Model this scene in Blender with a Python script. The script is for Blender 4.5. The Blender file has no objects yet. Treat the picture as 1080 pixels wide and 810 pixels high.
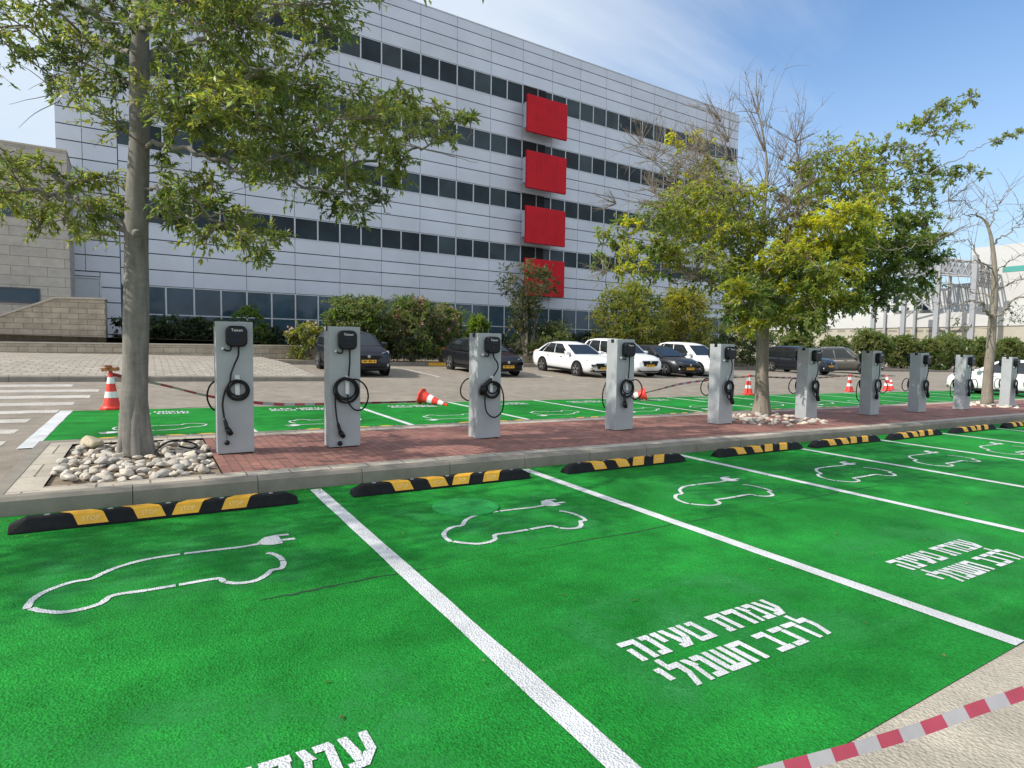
import bpy, math, random
import numpy as np
from mathutils import Vector, Matrix
R = math.radians
rng = np.random.default_rng(7)
random.seed(7)
scn = bpy.context.scene
COL = scn.collection

# ------------------------------------------------------------------ camera geometry (also used to turn measured sight lines into real places)
F_PX, YAW, PITCH, ROLL, EYE = 627.72, .55, .0634, .0142, 1.4522
def sight(u, v):
    u -= 540.; v -= 405.
    cr, sr = math.cos(ROLL), math.sin(ROLL)
    a = u*cr + v*sr; b = -u*sr + v*cr
    r, up = a/F_PX, -b/F_PX
    cp, sp = math.cos(PITCH), math.sin(PITCH)
    D = cp + up*sp; Z = up*cp - sp
    cy, sy = math.cos(YAW), math.sin(YAW)
    return np.array([r*cy + D*sy, -r*sy + D*cy, Z]), D
def at(u, v, depth):
    d, D = sight(u, v)
    return d*(depth/D) + np.array([0, 0, EYE])
def at_y(u, v, y):
    d, D = sight(u, v)
    return d*(y/d[1]) + np.array([0, 0, EYE])

def gz(x, y):
    """height of the ground: the car park falls to the right and climbs towards the offices"""
    x = np.clip(x, -60, 70); y = np.clip(y, -40, 60)
    return -.0161*x + .0061*y + .042*np.clip(y-14, 0, 10)

# ------------------------------------------------------------------ materials
MATS = {}
def new_mat(name):
    m = bpy.data.materials.new(name); m.use_nodes = True
    nt = m.node_tree; nt.nodes.clear()
    out = nt.nodes.new('ShaderNodeOutputMaterial'); bs = nt.nodes.new('ShaderNodeBsdfPrincipled')
    nt.links.new(bs.outputs[0], out.inputs[0])
    return m, nt, bs
def N(nt, t, **kw):
    n = nt.nodes.new(t)
    for k, v in kw.items():
        if k in n.inputs: n.inputs[k].default_value = v
        else: setattr(n, k, v)
    return n
def plain(name, col, rough=.6, metal=0., var=.12, scale=6., bump=0., bscale=60., spec=.5, coat=0., attr=False):
    """a colour broken up by two sizes of noise, with optional fine bump"""
    if name in MATS: return MATS[name]
    m, nt, bs = new_mat(name); L = nt.links.new
    tc = N(nt, 'ShaderNodeTexCoord')
    n1 = N(nt, 'ShaderNodeTexNoise', Scale=scale, Detail=6., Roughness=.62)
    L(tc.outputs['Object'], n1.inputs['Vector'])
    mr = N(nt, 'ShaderNodeMapRange'); mr.inputs[1].default_value = .28; mr.inputs[2].default_value = .72
    mr.inputs[3].default_value = 1-var; mr.inputs[4].default_value = 1+var
    L(n1.outputs[0], mr.inputs[0])
    mx = N(nt, 'ShaderNodeMix', data_type='RGBA', blend_type='MULTIPLY'); mx.inputs[0].default_value = 1.
    mx.inputs[6].default_value = (*col, 1)
    L(mr.outputs[0], mx.inputs[7])
    src = mx.outputs[2]
    if attr:
        at_ = N(nt, 'ShaderNodeAttribute', attribute_name='Col')
        m2 = N(nt, 'ShaderNodeMix', data_type='RGBA', blend_type='MULTIPLY'); m2.inputs[0].default_value = 1.
        L(src, m2.inputs[6]); L(at_.outputs[0], m2.inputs[7]); src = m2.outputs[2]
    L(src, bs.inputs['Base Color'])
    bs.inputs['Roughness'].default_value = rough; bs.inputs['Metallic'].default_value = metal
    bs.inputs['Specular IOR Level'].default_value = spec
    bs.inputs['Coat Weight'].default_value = coat
    if bump:
        n2 = N(nt, 'ShaderNodeTexNoise', Scale=bscale, Detail=5., Roughness=.6)
        L(tc.outputs['Object'], n2.inputs['Vector'])
        bp = N(nt, 'ShaderNodeBump', Strength=bump, Distance=.01)
        L(n2.outputs[0], bp.inputs['Height']); L(bp.outputs[0], bs.inputs['Normal'])
    MATS[name] = m
    return m

def ground_paint(name, c1, c2, c3, rough, bump, wear=None, spec=.4, gscale=95., brush=False, grain=.12, wl=.55):
    """paint over coarse asphalt: big blotches, fine speckle, grain bump, optionally worn through"""
    m, nt, bs = new_mat(name); L = nt.links.new
    tc = N(nt, 'ShaderNodeTexCoord')
    big = N(nt, 'ShaderNodeTexNoise', Scale=.55, Detail=7., Roughness=.62, Distortion=.6)
    mid = N(nt, 'ShaderNodeTexNoise', Scale=3.2, Detail=5., Roughness=.6)
    fin = N(nt, 'ShaderNodeTexNoise', Scale=gscale, Detail=3., Roughness=.6)
    vor = N(nt, 'ShaderNodeTexVoronoi', Scale=gscale*1.1)
    for n in (big, mid, fin, vor): L(tc.outputs['Object'], n.inputs['Vector'])
    def mr(src, a, b, c, d):
        q = N(nt, 'ShaderNodeMapRange'); L(src, q.inputs[0])
        for i, v in enumerate((a, b, c, d)): q.inputs[i+1].default_value = v
        return q.outputs[0]
    mx = N(nt, 'ShaderNodeMix', data_type='RGBA'); mx.inputs[6].default_value = (*c1, 1); mx.inputs[7].default_value = (*c2, 1)
    L(mr(big.outputs[0], .35, .65, 0, 1), mx.inputs[0])
    m2 = N(nt, 'ShaderNodeMix', data_type='RGBA', blend_type='MULTIPLY'); m2.inputs[0].default_value = 1
    L(mx.outputs[2], m2.inputs[6]); L(mr(mid.outputs[0], .3, .7, .8, 1.16), m2.inputs[7])
    body = m2.outputs[2]
    if brush:                                                # roller strokes along the row, and greyer dusty drifts
        mpb = N(nt, 'ShaderNodeMapping'); mpb.inputs['Scale'].default_value = (.4, 2.2, 1); mpb.inputs['Rotation'].default_value = (0, 0, R(4)); L(tc.outputs['Object'], mpb.inputs[0])
        nb = N(nt, 'ShaderNodeTexNoise', Scale=1.4, Detail=6., Roughness=.65); L(mpb.outputs[0], nb.inputs['Vector'])
        mb = N(nt, 'ShaderNodeMix', data_type='RGBA', blend_type='MULTIPLY'); mb.inputs[0].default_value = 1; L(body, mb.inputs[6]); L(mr(nb.outputs[0], .35, .68, .88, 1.12), mb.inputs[7])
        nd = N(nt, 'ShaderNodeTexNoise', Scale=.9, Detail=8., Roughness=.7, Distortion=1.2); L(mpb.outputs[0], nd.inputs['Vector'])
        md = N(nt, 'ShaderNodeMix', data_type='RGBA'); md.inputs[7].default_value = (.045, .27, .075, 1); L(mb.outputs[2], md.inputs[6]); L(mr(nd.outputs[0], .58, .80, 0, .55), md.inputs[0]); body = md.outputs[2]
    gr = N(nt, 'ShaderNodeTexNoise', Scale=gscale*.8, Detail=4., Roughness=.7, Distortion=.8); L(tc.outputs['Object'], gr.inputs['Vector'])
    mg = N(nt, 'ShaderNodeMix', data_type='RGBA', blend_type='MULTIPLY'); mg.inputs[0].default_value = 1; L(body, mg.inputs[6]); L(mr(gr.outputs[0], .32, .68, 1-grain*1.25, 1+grain*1.1), mg.inputs[7]); body = mg.outputs[2]
    m3 = N(nt, 'ShaderNodeMix', data_type='RGBA'); m3.inputs[7].default_value = (*c3, 1)
    L(body, m3.inputs[6]); L(mr(fin.outputs[0], .56, .74, 0, .75), m3.inputs[0])
    src = m3.outputs[2]
    if wear:
        wn = N(nt, 'ShaderNodeTexNoise', Scale=38., Detail=5., Roughness=.7); L(tc.outputs['Object'], wn.inputs['Vector'])
        m4 = N(nt, 'ShaderNodeMix', data_type='RGBA'); m4.inputs[7].default_value = (*wear, 1)
        L(src, m4.inputs[6]); L(mr(wn.outputs[0], wl, wl+.2, 0, .85), m4.inputs[0]); src = m4.outputs[2]
    L(src, bs.inputs['Base Color']); bs.inputs['Roughness'].default_value = rough
    bs.inputs['Specular IOR Level'].default_value = spec
    ad = N(nt, 'ShaderNodeMath', operation='MULTIPLY_ADD'); L(fin.outputs[0], ad.inputs[0]); ad.inputs[1].default_value = .45; L(vor.outputs[0], ad.inputs[2])
    bp = N(nt, 'ShaderNodeBump', Strength=bump, Distance=.012); L(ad.outputs[0], bp.inputs['Height']); L(bp.outputs[0], bs.inputs['Normal'])
    return m

def brick_mat(name, c1, c2, mortar, w, h, msize, rough=.85, rot=(0, 0, 0), bump=.5, offset=.5, var=.25):
    m, nt, bs = new_mat(name); L = nt.links.new
    tc = N(nt, 'ShaderNodeTexCoord'); mp = N(nt, 'ShaderNodeMapping'); mp.inputs['Rotation'].default_value = rot
    L(tc.outputs['Object'], mp.inputs[0])
    bk = N(nt, 'ShaderNodeTexBrick', Scale=1.); L(mp.outputs[0], bk.inputs[0])
    bk.inputs['Color1'].default_value = (*c1, 1); bk.inputs['Color2'].default_value = (*c2, 1); bk.inputs['Mortar'].default_value = (*mortar, 1)
    bk.inputs['Mortar Size'].default_value = msize; bk.inputs['Brick Width'].default_value = w; bk.inputs['Row Height'].default_value = h
    bk.inputs['Bias'].default_value = 0.; bk.offset = offset
    n1 = N(nt, 'ShaderNodeTexNoise', Scale=2.3, Detail=8., Roughness=.65); L(tc.outputs['Object'], n1.inputs['Vector'])
    n2 = N(nt, 'ShaderNodeTexNoise', Scale=45., Detail=4., Roughness=.6); L(tc.outputs['Object'], n2.inputs['Vector'])
    q = N(nt, 'ShaderNodeMapRange'); L(n1.outputs[0], q.inputs[0])
    for i, v in enumerate((.3, .7, 1-var, 1+var)): q.inputs[i+1].default_value = v
    q2 = N(nt, 'ShaderNodeMapRange'); L(n2.outputs[0], q2.inputs[0])
    for i, v in enumerate((.3, .7, .86, 1.12)): q2.inputs[i+1].default_value = v
    mm = N(nt, 'ShaderNodeMath', operation='MULTIPLY'); L(q.outputs[0], mm.inputs[0]); L(q2.outputs[0], mm.inputs[1])
    mx = N(nt, 'ShaderNodeMix', data_type='RGBA', blend_type='MULTIPLY'); mx.inputs[0].default_value = 1
    L(bk.outputs[0], mx.inputs[6]); L(mm.outputs[0], mx.inputs[7]); L(mx.outputs[2], bs.inputs['Base Color'])
    bs.inputs['Roughness'].default_value = rough
    iv = N(nt, 'ShaderNodeMath', operation='SUBTRACT'); iv.inputs[0].default_value = 1.; L(bk.outputs['Fac'], iv.inputs[1])
    a2 = N(nt, 'ShaderNodeMath', operation='MULTIPLY_ADD'); L(n2.outputs[0], a2.inputs[0]); a2.inputs[1].default_value = .25; L(iv.outputs[0], a2.inputs[2])
    bp = N(nt, 'ShaderNodeBump', Strength=bump, Distance=.012); L(a2.outputs[0], bp.inputs['Height']); L(bp.outputs[0], bs.inputs['Normal'])
    return m

def leaf_mat(name, rough=.42):
    m, nt, bs = new_mat(name); L = nt.links.new
    a = N(nt, 'ShaderNodeAttribute', attribute_name='Col')
    L(a.outputs[0], bs.inputs['Base Color']); bs.inputs['Roughness'].default_value = rough; bs.inputs['Specular IOR Level'].default_value = .5
    tr = N(nt, 'ShaderNodeBsdfTranslucent')
    hs = N(nt, 'ShaderNodeHueSaturation', Saturation=1.1, Value=2.3); L(a.outputs[0], hs.inputs['Color']); L(hs.outputs[0], tr.inputs[0])
    mx = N(nt, 'ShaderNodeMixShader'); mx.inputs[0].default_value = .48
    out = [n for n in nt.nodes if n.type == 'OUTPUT_MATERIAL'][0]
    L(bs.outputs[0], mx.inputs[1]); L(tr.outputs[0], mx.inputs[2]); L(mx.outputs[0], out.inputs[0])
    return m

def glass_mat(name, col, rough=.06, spec=.5, var=.35, bscale=.35):
    """tinted window: dark, mirror-like, each pane slightly out of true"""
    m, nt, bs = new_mat(name); L = nt.links.new
    tc = N(nt, 'ShaderNodeTexCoord')
    n1 = N(nt, 'ShaderNodeTexNoise', Scale=.5, Detail=3.); L(tc.outputs['Object'], n1.inputs['Vector'])
    q = N(nt, 'ShaderNodeMapRange'); L(n1.outputs[0], q.inputs[0])
    for i, v in enumerate((.3, .7, 1-var, 1+var)): q.inputs[i+1].default_value = v
    mx = N(nt, 'ShaderNodeMix', data_type='RGBA', blend_type='MULTIPLY'); mx.inputs[0].default_value = 1
    mx.inputs[6].default_value = (*col, 1); L(q.outputs[0], mx.inputs[7]); L(mx.outputs[2], bs.inputs['Base Color'])
    bs.inputs['Roughness'].default_value = rough; bs.inputs['Specular IOR Level'].default_value = spec
    n2 = N(nt, 'ShaderNodeTexNoise', Scale=bscale, Detail=2.); L(tc.outputs['Object'], n2.inputs['Vector'])
    bp = N(nt, 'ShaderNodeBump', Strength=.04, Distance=.1); L(n2.outputs[0], bp.inputs['Height']); L(bp.outputs[0], bs.inputs['Normal'])
    return m

def bark_mat(name, c1, c2, rings=True):
    m, nt, bs = new_mat(name); L = nt.links.new
    tc = N(nt, 'ShaderNodeTexCoord'); mp = N(nt, 'ShaderNodeMapping'); mp.inputs['Scale'].default_value = (1.2, 1.2, .28)
    L(tc.outputs['Object'], mp.inputs[0])
    n1 = N(nt, 'ShaderNodeTexNoise', Scale=9., Detail=8., Roughness=.7); L(mp.outputs[0], n1.inputs['Vector'])
    mp2 = N(nt, 'ShaderNodeMapping'); mp2.inputs['Scale'].default_value = (2.2, 2.2, 5.); L(tc.outputs['Object'], mp2.inputs[0])
    n2 = N(nt, 'ShaderNodeTexNoise', Scale=5., Detail=5., Roughness=.65); L(mp2.outputs[0], n2.inputs['Vector'])
    cr = N(nt, 'ShaderNodeValToRGB'); e = cr.color_ramp.elements
    e[0].position = .32; e[0].color = (*c1, 1); e[1].position = .68; e[1].color = (*c2, 1)
    mm = N(nt, 'ShaderNodeMath', operation='MULTIPLY_ADD'); L(n1.outputs[0], mm.inputs[0]); mm.inputs[1].default_value = .78
    m5 = N(nt, 'ShaderNodeMath', operation='MULTIPLY'); L(n2.outputs[0], m5.inputs[0]); m5.inputs[1].default_value = .22
    L(m5.outputs[0], mm.inputs[2]); L(mm.outputs[0], cr.inputs[0]); L(cr.outputs[0], bs.inputs['Base Color'])
    bs.inputs['Roughness'].default_value = .85
    bp = N(nt, 'ShaderNodeBump', Strength=.35, Distance=.015); L(mm.outputs[0], bp.inputs['Height']); L(bp.outputs[0], bs.inputs['Normal'])
    return m

M = {}
M['asphalt'] = ground_paint('asphalt', (.235, .205, .165), (.29, .255, .21), (.14, .125, .10), .9, .45, spec=.25, gscale=70.)
M['concrete'] = ground_paint('exposed_aggregate', (.36, .325, .265), (.42, .38, .31), (.25, .22, .18), .9, .6, spec=.25, gscale=60.)
M['green'] = ground_paint('green_bay_paint', (.008, .150, .019), (.018, .268, .037), (.003, .065, .010), .75, .5, spec=.10, gscale=85., brush=True, grain=.30)
M['white_line'] = ground_paint('white_line_paint', (.56, .575, .59), (.66, .67, .685), (.36, .42, .40), .7, .6, wear=(.34, .40, .38), spec=.2, wl=.60)
M['white_worn'] = ground_paint('worn_white_paint', (.62, .60, .56), (.52, .50, .46), (.35, .33, .30), .8, .4, wear=(.27, .235, .19), spec=.3, wl=.44)
M['crack'] = plain('crack_dark', (.008, .05, .016), .9)
M['kerb'] = plain('kerb_concrete', (.215, .195, .165), .9, var=.22, scale=3., bump=.35, bscale=55.)
M['paver'] = brick_mat('edge_paver', (.40, .355, .29), (.45, .40, .33), (.14, .12, .10), .40, .21, .008, bump=.4, var=.2)
M['slab'] = brick_mat('paver_slab', (.36, .325, .265), (.43, .385, .32), (.13, .11, .09), .30, .62, .008, bump=.4, var=.2)
M['redbrick'] = brick_mat('red_paving_brick', (.30, .135, .105), (.22, .095, .078), (.12, .08, .065), .20, .10, .006, rot=(0, 0, R(90)), bump=.55, var=.3)
M['paving'] = brick_mat('forecourt_paving', (.36, .32, .265), (.29, .26, .215), (.17, .15, .125), .40, .40, .02, bump=.3, var=.2)
M['stone'] = brick_mat('cut_stone', (.40, .345, .265), (.33, .285, .22), (.20, .17, .13), .62, .235, .012, rot=(R(90), 0, 0), bump=.6, var=.25)
M['stone_clad'] = brick_mat('stone_cladding', (.40, .375, .335), (.35, .33, .295), (.19, .17, .145), 1.25, .42, .012, rot=(R(90), 0, 0), bump=.25, var=.16)
M['cap'] = plain('stone_coping', (.43, .39, .32), .85, bump=.3)
M['soil'] = plain('soil', (.20, .155, .11), .95, var=.3, bump=.6, bscale=25.)
M['panel'] = plain('aluminium_panel', (.485, .525, .60), .45, metal=.15, var=.10, scale=.35, attr=True)
M['joint'] = plain('panel_joint', (.075, .085, .10), .8)
M['frame'] = plain('window_frame', (.42, .45, .49), .4, metal=.3)
M['glass_dark'] = glass_mat('dark_window_glass', (.010, .022, .030), spec=.2, var=.6)
M['glass_mid'] = glass_mat('mid_window_glass', (.024, .042, .052), spec=.26, var=.5)
M['glass_low'] = glass_mat('ground_floor_glass', (.030, .058, .085), spec=.42)
M['recess_shade'] = plain('recess_shade_paint', (.004, .004, .005), .9)  # near-black colour standing in for the shade inside a recess
M['red'] = plain('red_board', (.46, .010, .020), .6, var=.14, scale=1.2, spec=.15)
_nt = M['red'].node_tree; _w = N(_nt, 'ShaderNodeTexWave', Scale=2.2, wave_type='BANDS', bands_direction='X'); _tc = N(_nt, 'ShaderNodeTexCoord'); _nt.links.new(_tc.outputs['Object'], _w.inputs['Vector'])
_b = N(_nt, 'ShaderNodeBump', Strength=.5, Distance=.03); _nt.links.new(_w.outputs['Fac'], _b.inputs['Height']); _nt.links.new(_b.outputs[0], [n for n in _nt.nodes if n.type == 'BSDF_PRINCIPLED'][0].inputs['Normal'])
M['grey_metal'] = plain('grey_sheet_metal', (.38, .40, .42), .5, var=.1)
M['door_grey'] = plain('grey_door', (.42, .46, .50), .5, var=.06)
M['pillar'] = plain('painted_pillar', (.335, .36, .375), .5, var=.12, scale=3., bump=.03, bscale=120.)
M['black'] = plain('black_plastic', (.007, .008, .009), .42, var=.15, spec=.3)
M['black_gloss'] = plain('black_gloss', (.004, .006, .009), .25, var=.1, spec=.3)
M['cable'] = plain('black_cable', (.006, .006, .007), .5, spec=.3)
M['white_print'] = plain('white_print', (.85, .86, .88), .5)
M['blue_print'] = plain('blue_print', (.03, .05, .22), .4)
M['bracket'] = plain('white_bracket', (.62, .64, .65), .45)
M['rubber'] = plain('black_rubber', (.009, .010, .012), .75, spec=.2, var=.3, scale=20., bump=.3, bscale=90.)
M['yellow'] = plain('yellow_strip', (.70, .36, .02), .55, var=.15, scale=14.)
M['yellow_txt'] = plain('pale_yellow_print', (.80, .60, .25), .6)
M['orange'] = plain('cone_red', (.72, .045, .03), .5, var=.1, scale=9.)
M['cone_white'] = plain('cone_white', (.72, .72, .72), .5, var=.1, scale=9.)
M['tape_red'] = plain('tape_red', (.30, .035, .065), .45, var=.12, scale=12.)
M['tape_white'] = plain('tape_white', (.30, .295, .31), .45, var=.1, scale=12.)
M['clay'] = plain('clay_brick', (.30, .12, .05), .9, var=.3, bump=.5)
M['pebble'] = plain('river_stone', (.55, .50, .43), .85, var=.28, scale=9., bump=.35, bscale=40., attr=True)
M['boulder'] = plain('pale_boulder', (.47, .41, .29), .9, var=.25, scale=7., bump=.6, bscale=18.)
M['bark'] = bark_mat('grey_bark', (.095, .09, .08), (.265, .25, .225))
M['bark_pale'] = bark_mat('pale_bark', (.13, .115, .09), (.30, .265, .215))
M['twig'] = plain('dry_twig', (.20, .165, .125), .9, var=.3)
M['leaf'] = leaf_mat('leaf')
M['petal'] = leaf_mat('petal')
M['white_wall'] = plain('white_render', (.47, .475, .47), .85, var=.05, scale=.4)
M['cream_wall'] = plain('cream_render', (.36, .34, .28), .9, var=.1, scale=.6)
M['steel'] = plain('galvanised_steel', (.30, .31, .33), .5, metal=.4)
M['teal'] = plain('teal_sign', (.05, .28, .25), .5)
M['tyre'] = plain('tyre_rubber', (.014, .014, .015), .8)
M['rim'] = plain('alloy_rim', (.42, .43, .44), .3, metal=.8)
M['plate'] = plain('yellow_plate', (.75, .40, .02), .5)
M['plate_ink'] = plain('plate_ink', (.02, .02, .02), .6)
M['lens'] = plain('lamp_lens', (.55, .58, .60), .12, coat=.6)
M['tail'] = plain('tail_lens', (.35, .01, .01), .2, coat=.5)
M['car_glass'] = glass_mat('car_glass', (.016, .020, .022), rough=.04, spec=.6, bscale=1.5)
M['chrome'] = plain('chrome', (.6, .6, .62), .2, metal=.9)
def paint(name, col, metal=.2): return plain(name, col, .35, metal=metal, var=.03, coat=.35, spec=.35)

# ------------------------------------------------------------------ mesh builder
class MB:
    def __init__(s): s.v = []; s.f = []; s.m = []; s.c = []; s.col = (1, 1, 1)
    def add(s, vs, fs, mi=0):
        o = len(s.v); s.v += [tuple(map(float, p)) for p in vs]; s.c += [s.col]*len(vs)
        s.f += [tuple(i+o for i in f) for f in fs]; s.m += [mi]*len(fs); return s
    def box(s, x0, x1, y0, y1, z0, z1, mi=0):
        vs = [(x0,y0,z0),(x1,y0,z0),(x1,y1,z0),(x0,y1,z0),(x0,y0,z1),(x1,y0,z1),(x1,y1,z1),(x0,y1,z1)]
        return s.add(vs, [(0,3,2,1),(4,5,6,7),(0,1,5,4),(1,2,6,5),(2,3,7,6),(3,0,4,7)], mi)
    def poly(s, pts, mi=0): return s.add(pts, [tuple(range(len(pts)))], mi)
    def prism(s, prof, d0, d1, axis='y', mi=0):
        """profile of 2-D points pulled along an axis: 'x' profile is (y,z), 'y' profile is (x,z), 'z' profile is (x,y)"""
        n = len(prof)
        def P(p, d): return {'x': (d, p[0], p[1]), 'y': (p[0], d, p[1]), 'z': (p[0], p[1], d)}[axis]
        vs = [P(p, d0) for p in prof] + [P(p, d1) for p in prof]
        fs = [tuple(range(n))[::-1], tuple(range(n, 2*n))] + [(i, (i+1) % n, n+(i+1) % n, n+i) for i in range(n)]
        return s.add(vs, fs, mi)
    def tube(s, pts, rad, sides=6, mi=0, cap=True):
        P = np.asarray(pts, float); n = len(P)
        r = np.full(n, rad) if np.isscalar(rad) else np.asarray(rad, float)
        T = np.gradient(P, axis=0); T /= np.linalg.norm(T, axis=1)[:, None]+1e-12
        a = np.array([0, 0, 1.]) if abs(T[0][2]) < .9 else np.array([1., 0, 0])
        u = np.cross(T[0], a); u /= np.linalg.norm(u)
        an = np.linspace(0, 2*math.pi, sides, endpoint=False); ca, sa = np.cos(an), np.sin(an)
        vs = []
        for i in range(n):
            u = u - T[i]*np.dot(u, T[i]); u /= np.linalg.norm(u)+1e-12
            w = np.cross(T[i], u)
            vs.extend(map(tuple, P[i] + r[i]*(ca[:, None]*u + sa[:, None]*w)))
        fs = []
        for i in range(n-1):
            for k in range(sides):
                k2 = (k+1) % sides
                fs.append((i*sides+k, i*sides+k2, (i+1)*sides+k2, (i+1)*sides+k))
        if cap: fs += [tuple(range(sides))[::-1], tuple((n-1)*sides+k for k in range(sides))]
        return s.add(vs, fs, mi)
    def lathe(s, prof, sides=24, mi=None, centre=(0, 0, 0), axis='z'):
        """profile of (radius, height[, material])"""
        cx, cy, cz = centre; n = len(prof); vs = []; fs = []; ms = []
        for p in prof:
            for k in range(sides):
                a = 2*math.pi*k/sides; q = (p[0]*math.cos(a), p[0]*math.sin(a), p[1])
                if axis == 'y': q = (q[0], q[2], q[1])
                if axis == 'x': q = (q[2], q[0], q[1])
                vs.append((cx+q[0], cy+q[1], cz+q[2]))
        o = len(s.v)
        for i in range(n-1):
            for k in range(sides):
                k2 = (k+1) % sides
                fs.append((i*sides+k, i*sides+k2, (i+1)*sides+k2, (i+1)*sides+k)); ms.append(prof[i][2] if len(prof[i]) > 2 else (mi or 0))
        fs.append(tuple(range(sides))[::-1]); ms.append(ms[0]); fs.append(tuple((n-1)*sides+k for k in range(sides))); ms.append(ms[-2])
        s.v += vs; s.c += [s.col]*len(vs); s.f += [tuple(i+o for i in f) for f in fs]; s.m += ms
        return s
    def drape(s, h=0.):
        s.v = [(x, y, z + float(gz(x, y)) + h) for x, y, z in s.v]; return s
    def mesh(s, name, mats, smooth=False, colors=False):
        me = bpy.data.meshes.new(name); me.from_pydata(s.v, [], s.f)
        for m in (mats if isinstance(mats, (list, tuple)) else [mats]): me.materials.append(m)
        me.polygons.foreach_set('material_index', s.m)
        if smooth: me.polygons.foreach_set('use_smooth', [True]*len(s.f))
        if colors:
            a = me.color_attributes.new('Col', 'FLOAT_COLOR', 'POINT')
            a.data.foreach_set('color', [x for c in s.c for x in (*c, 1.)])
        me.update(); return me
    def build(s, name, mats, parent=None, smooth=False, bevel=0., seg=2, colors=False, fix=False, angle=35):
        me = s.mesh(name, mats, smooth, colors)
        if fix:
            import bmesh
            b = bmesh.new(); b.from_mesh(me); bmesh.ops.recalc_face_normals(b, faces=b.faces); b.to_mesh(me); b.free()
        o = bpy.data.objects.new(name, me); COL.objects.link(o)
        if parent is not None: o.parent = parent
        if bevel:
            bv = o.modifiers.new('Bevel', 'BEVEL'); bv.width = bevel; bv.segments = seg; bv.limit_method = 'ANGLE'; bv.angle_limit = R(angle)
        return o

def tag(o, label=None, cat=None, group=None, kind=None):
    if label: o['label'] = label
    if cat: o['category'] = cat
    if group: o['group'] = group
    if kind: o['kind'] = kind
    return o
def struct(o): o['kind'] = 'structure'; return o
def thing(name, label, cat, loc=(0, 0, 0), rz=0., group=None):
    o = bpy.data.objects.new(name, None); COL.objects.link(o); o.empty_display_size = .2
    o.location = loc; o.rotation_euler = (0, 0, rz)
    return tag(o, label, cat, group)
def dup(o, parent=None):
    c = o.copy(); COL.objects.link(c)
    if parent is not None: c.parent = parent
    for ch in list(o.children): dup(ch, c)
    return c
def smooth_path(pts, n=8):
    """Catmull-Rom through the points"""
    P = [np.asarray(p, float) for p in pts]
    if len(P) < 3: return np.array([P[0] + (P[-1]-P[0])*t for t in np.linspace(0, 1, n+1)])
    Q = [2*P[0]-P[1]] + P + [2*P[-1]-P[-2]]; out = []
    for i in range(1, len(Q)-2):
        for t in np.linspace(0, 1, n, endpoint=False):
            a, b, c, d = Q[i-1], Q[i], Q[i+1], Q[i+2]
            out.append(.5*((2*b) + (c-a)*t + (2*a-5*b+4*c-d)*t*t + (3*b-a-3*c+d)*t**3))
    out.append(P[-1]); return np.array(out)
_tx = 0
def text_faces(s, size):
    """outline of a word in the built-in font as mesh (vertices in x,y, faces)"""
    cu = bpy.data.curves.new('word', 'FONT'); cu.body = s; cu.size = size; cu.align_x = 'CENTER'; cu.align_y = 'CENTER'; cu.resolution_u = 3
    o = bpy.data.objects.new('word', cu); COL.objects.link(o)
    dg = bpy.context.evaluated_depsgraph_get(); me = o.evaluated_get(dg).to_mesh()
    vs = [tuple(v.co) for v in me.vertices]; fs = [tuple(p.vertices) for p in me.polygons]
    o.evaluated_get(dg).to_mesh_clear(); bpy.data.objects.remove(o); bpy.data.curves.remove(cu)
    return vs, fs

def overspray_mat():
    m, nt, bs = new_mat('overspray'); L = nt.links.new
    bs.inputs['Base Color'].default_value = (.045, .30, .085, 1); bs.inputs['Roughness'].default_value = .8; bs.inputs['Specular IOR Level'].default_value = .1
    tc = N(nt, 'ShaderNodeTexCoord'); a = N(nt, 'ShaderNodeTexNoise', Scale=3., Detail=6., Roughness=.7); L(tc.outputs['Object'], a.inputs['Vector'])
    f = N(nt, 'ShaderNodeTexNoise', Scale=70., Detail=3.); L(tc.outputs['Object'], f.inputs['Vector'])
    sx = nt.nodes.new('ShaderNodeSeparateXYZ'); L(tc.outputs['Generated'], sx.inputs[0])
    def edge(o):
        p = N(nt, 'ShaderNodeMath', operation='PINGPONG'); L(o, p.inputs[0]); p.inputs[1].default_value = .5
        q = N(nt, 'ShaderNodeMapRange'); L(p.outputs[0], q.inputs[0]); q.inputs[1].default_value = .02; q.inputs[2].default_value = .16; q.clamp = True; return q.outputs[0]
    e = N(nt, 'ShaderNodeMath', operation='MULTIPLY'); L(edge(sx.outputs[0]), e.inputs[0]); L(edge(sx.outputs[1]), e.inputs[1])
    q = N(nt, 'ShaderNodeMapRange'); L(a.outputs[0], q.inputs[0])
    for i, v in enumerate((.42, .70, 0., .75)): q.inputs[i+1].default_value = v
    q2 = N(nt, 'ShaderNodeMapRange'); L(f.outputs[0], q2.inputs[0])
    for i, v in enumerate((.35, .6, .3, 1.)): q2.inputs[i+1].default_value = v
    k = N(nt, 'ShaderNodeMath', operation='MULTIPLY'); L(e.outputs[0], k.inputs[0]); L(q.outputs[0], k.inputs[1])
    k2 = N(nt, 'ShaderNodeMath', operation='MULTIPLY'); L(k.outputs[0], k2.inputs[0]); L(q2.outputs[0], k2.inputs[1])
    L(k2.outputs[0], bs.inputs['Alpha']); return m
M['overspray'] = overspray_mat()
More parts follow.
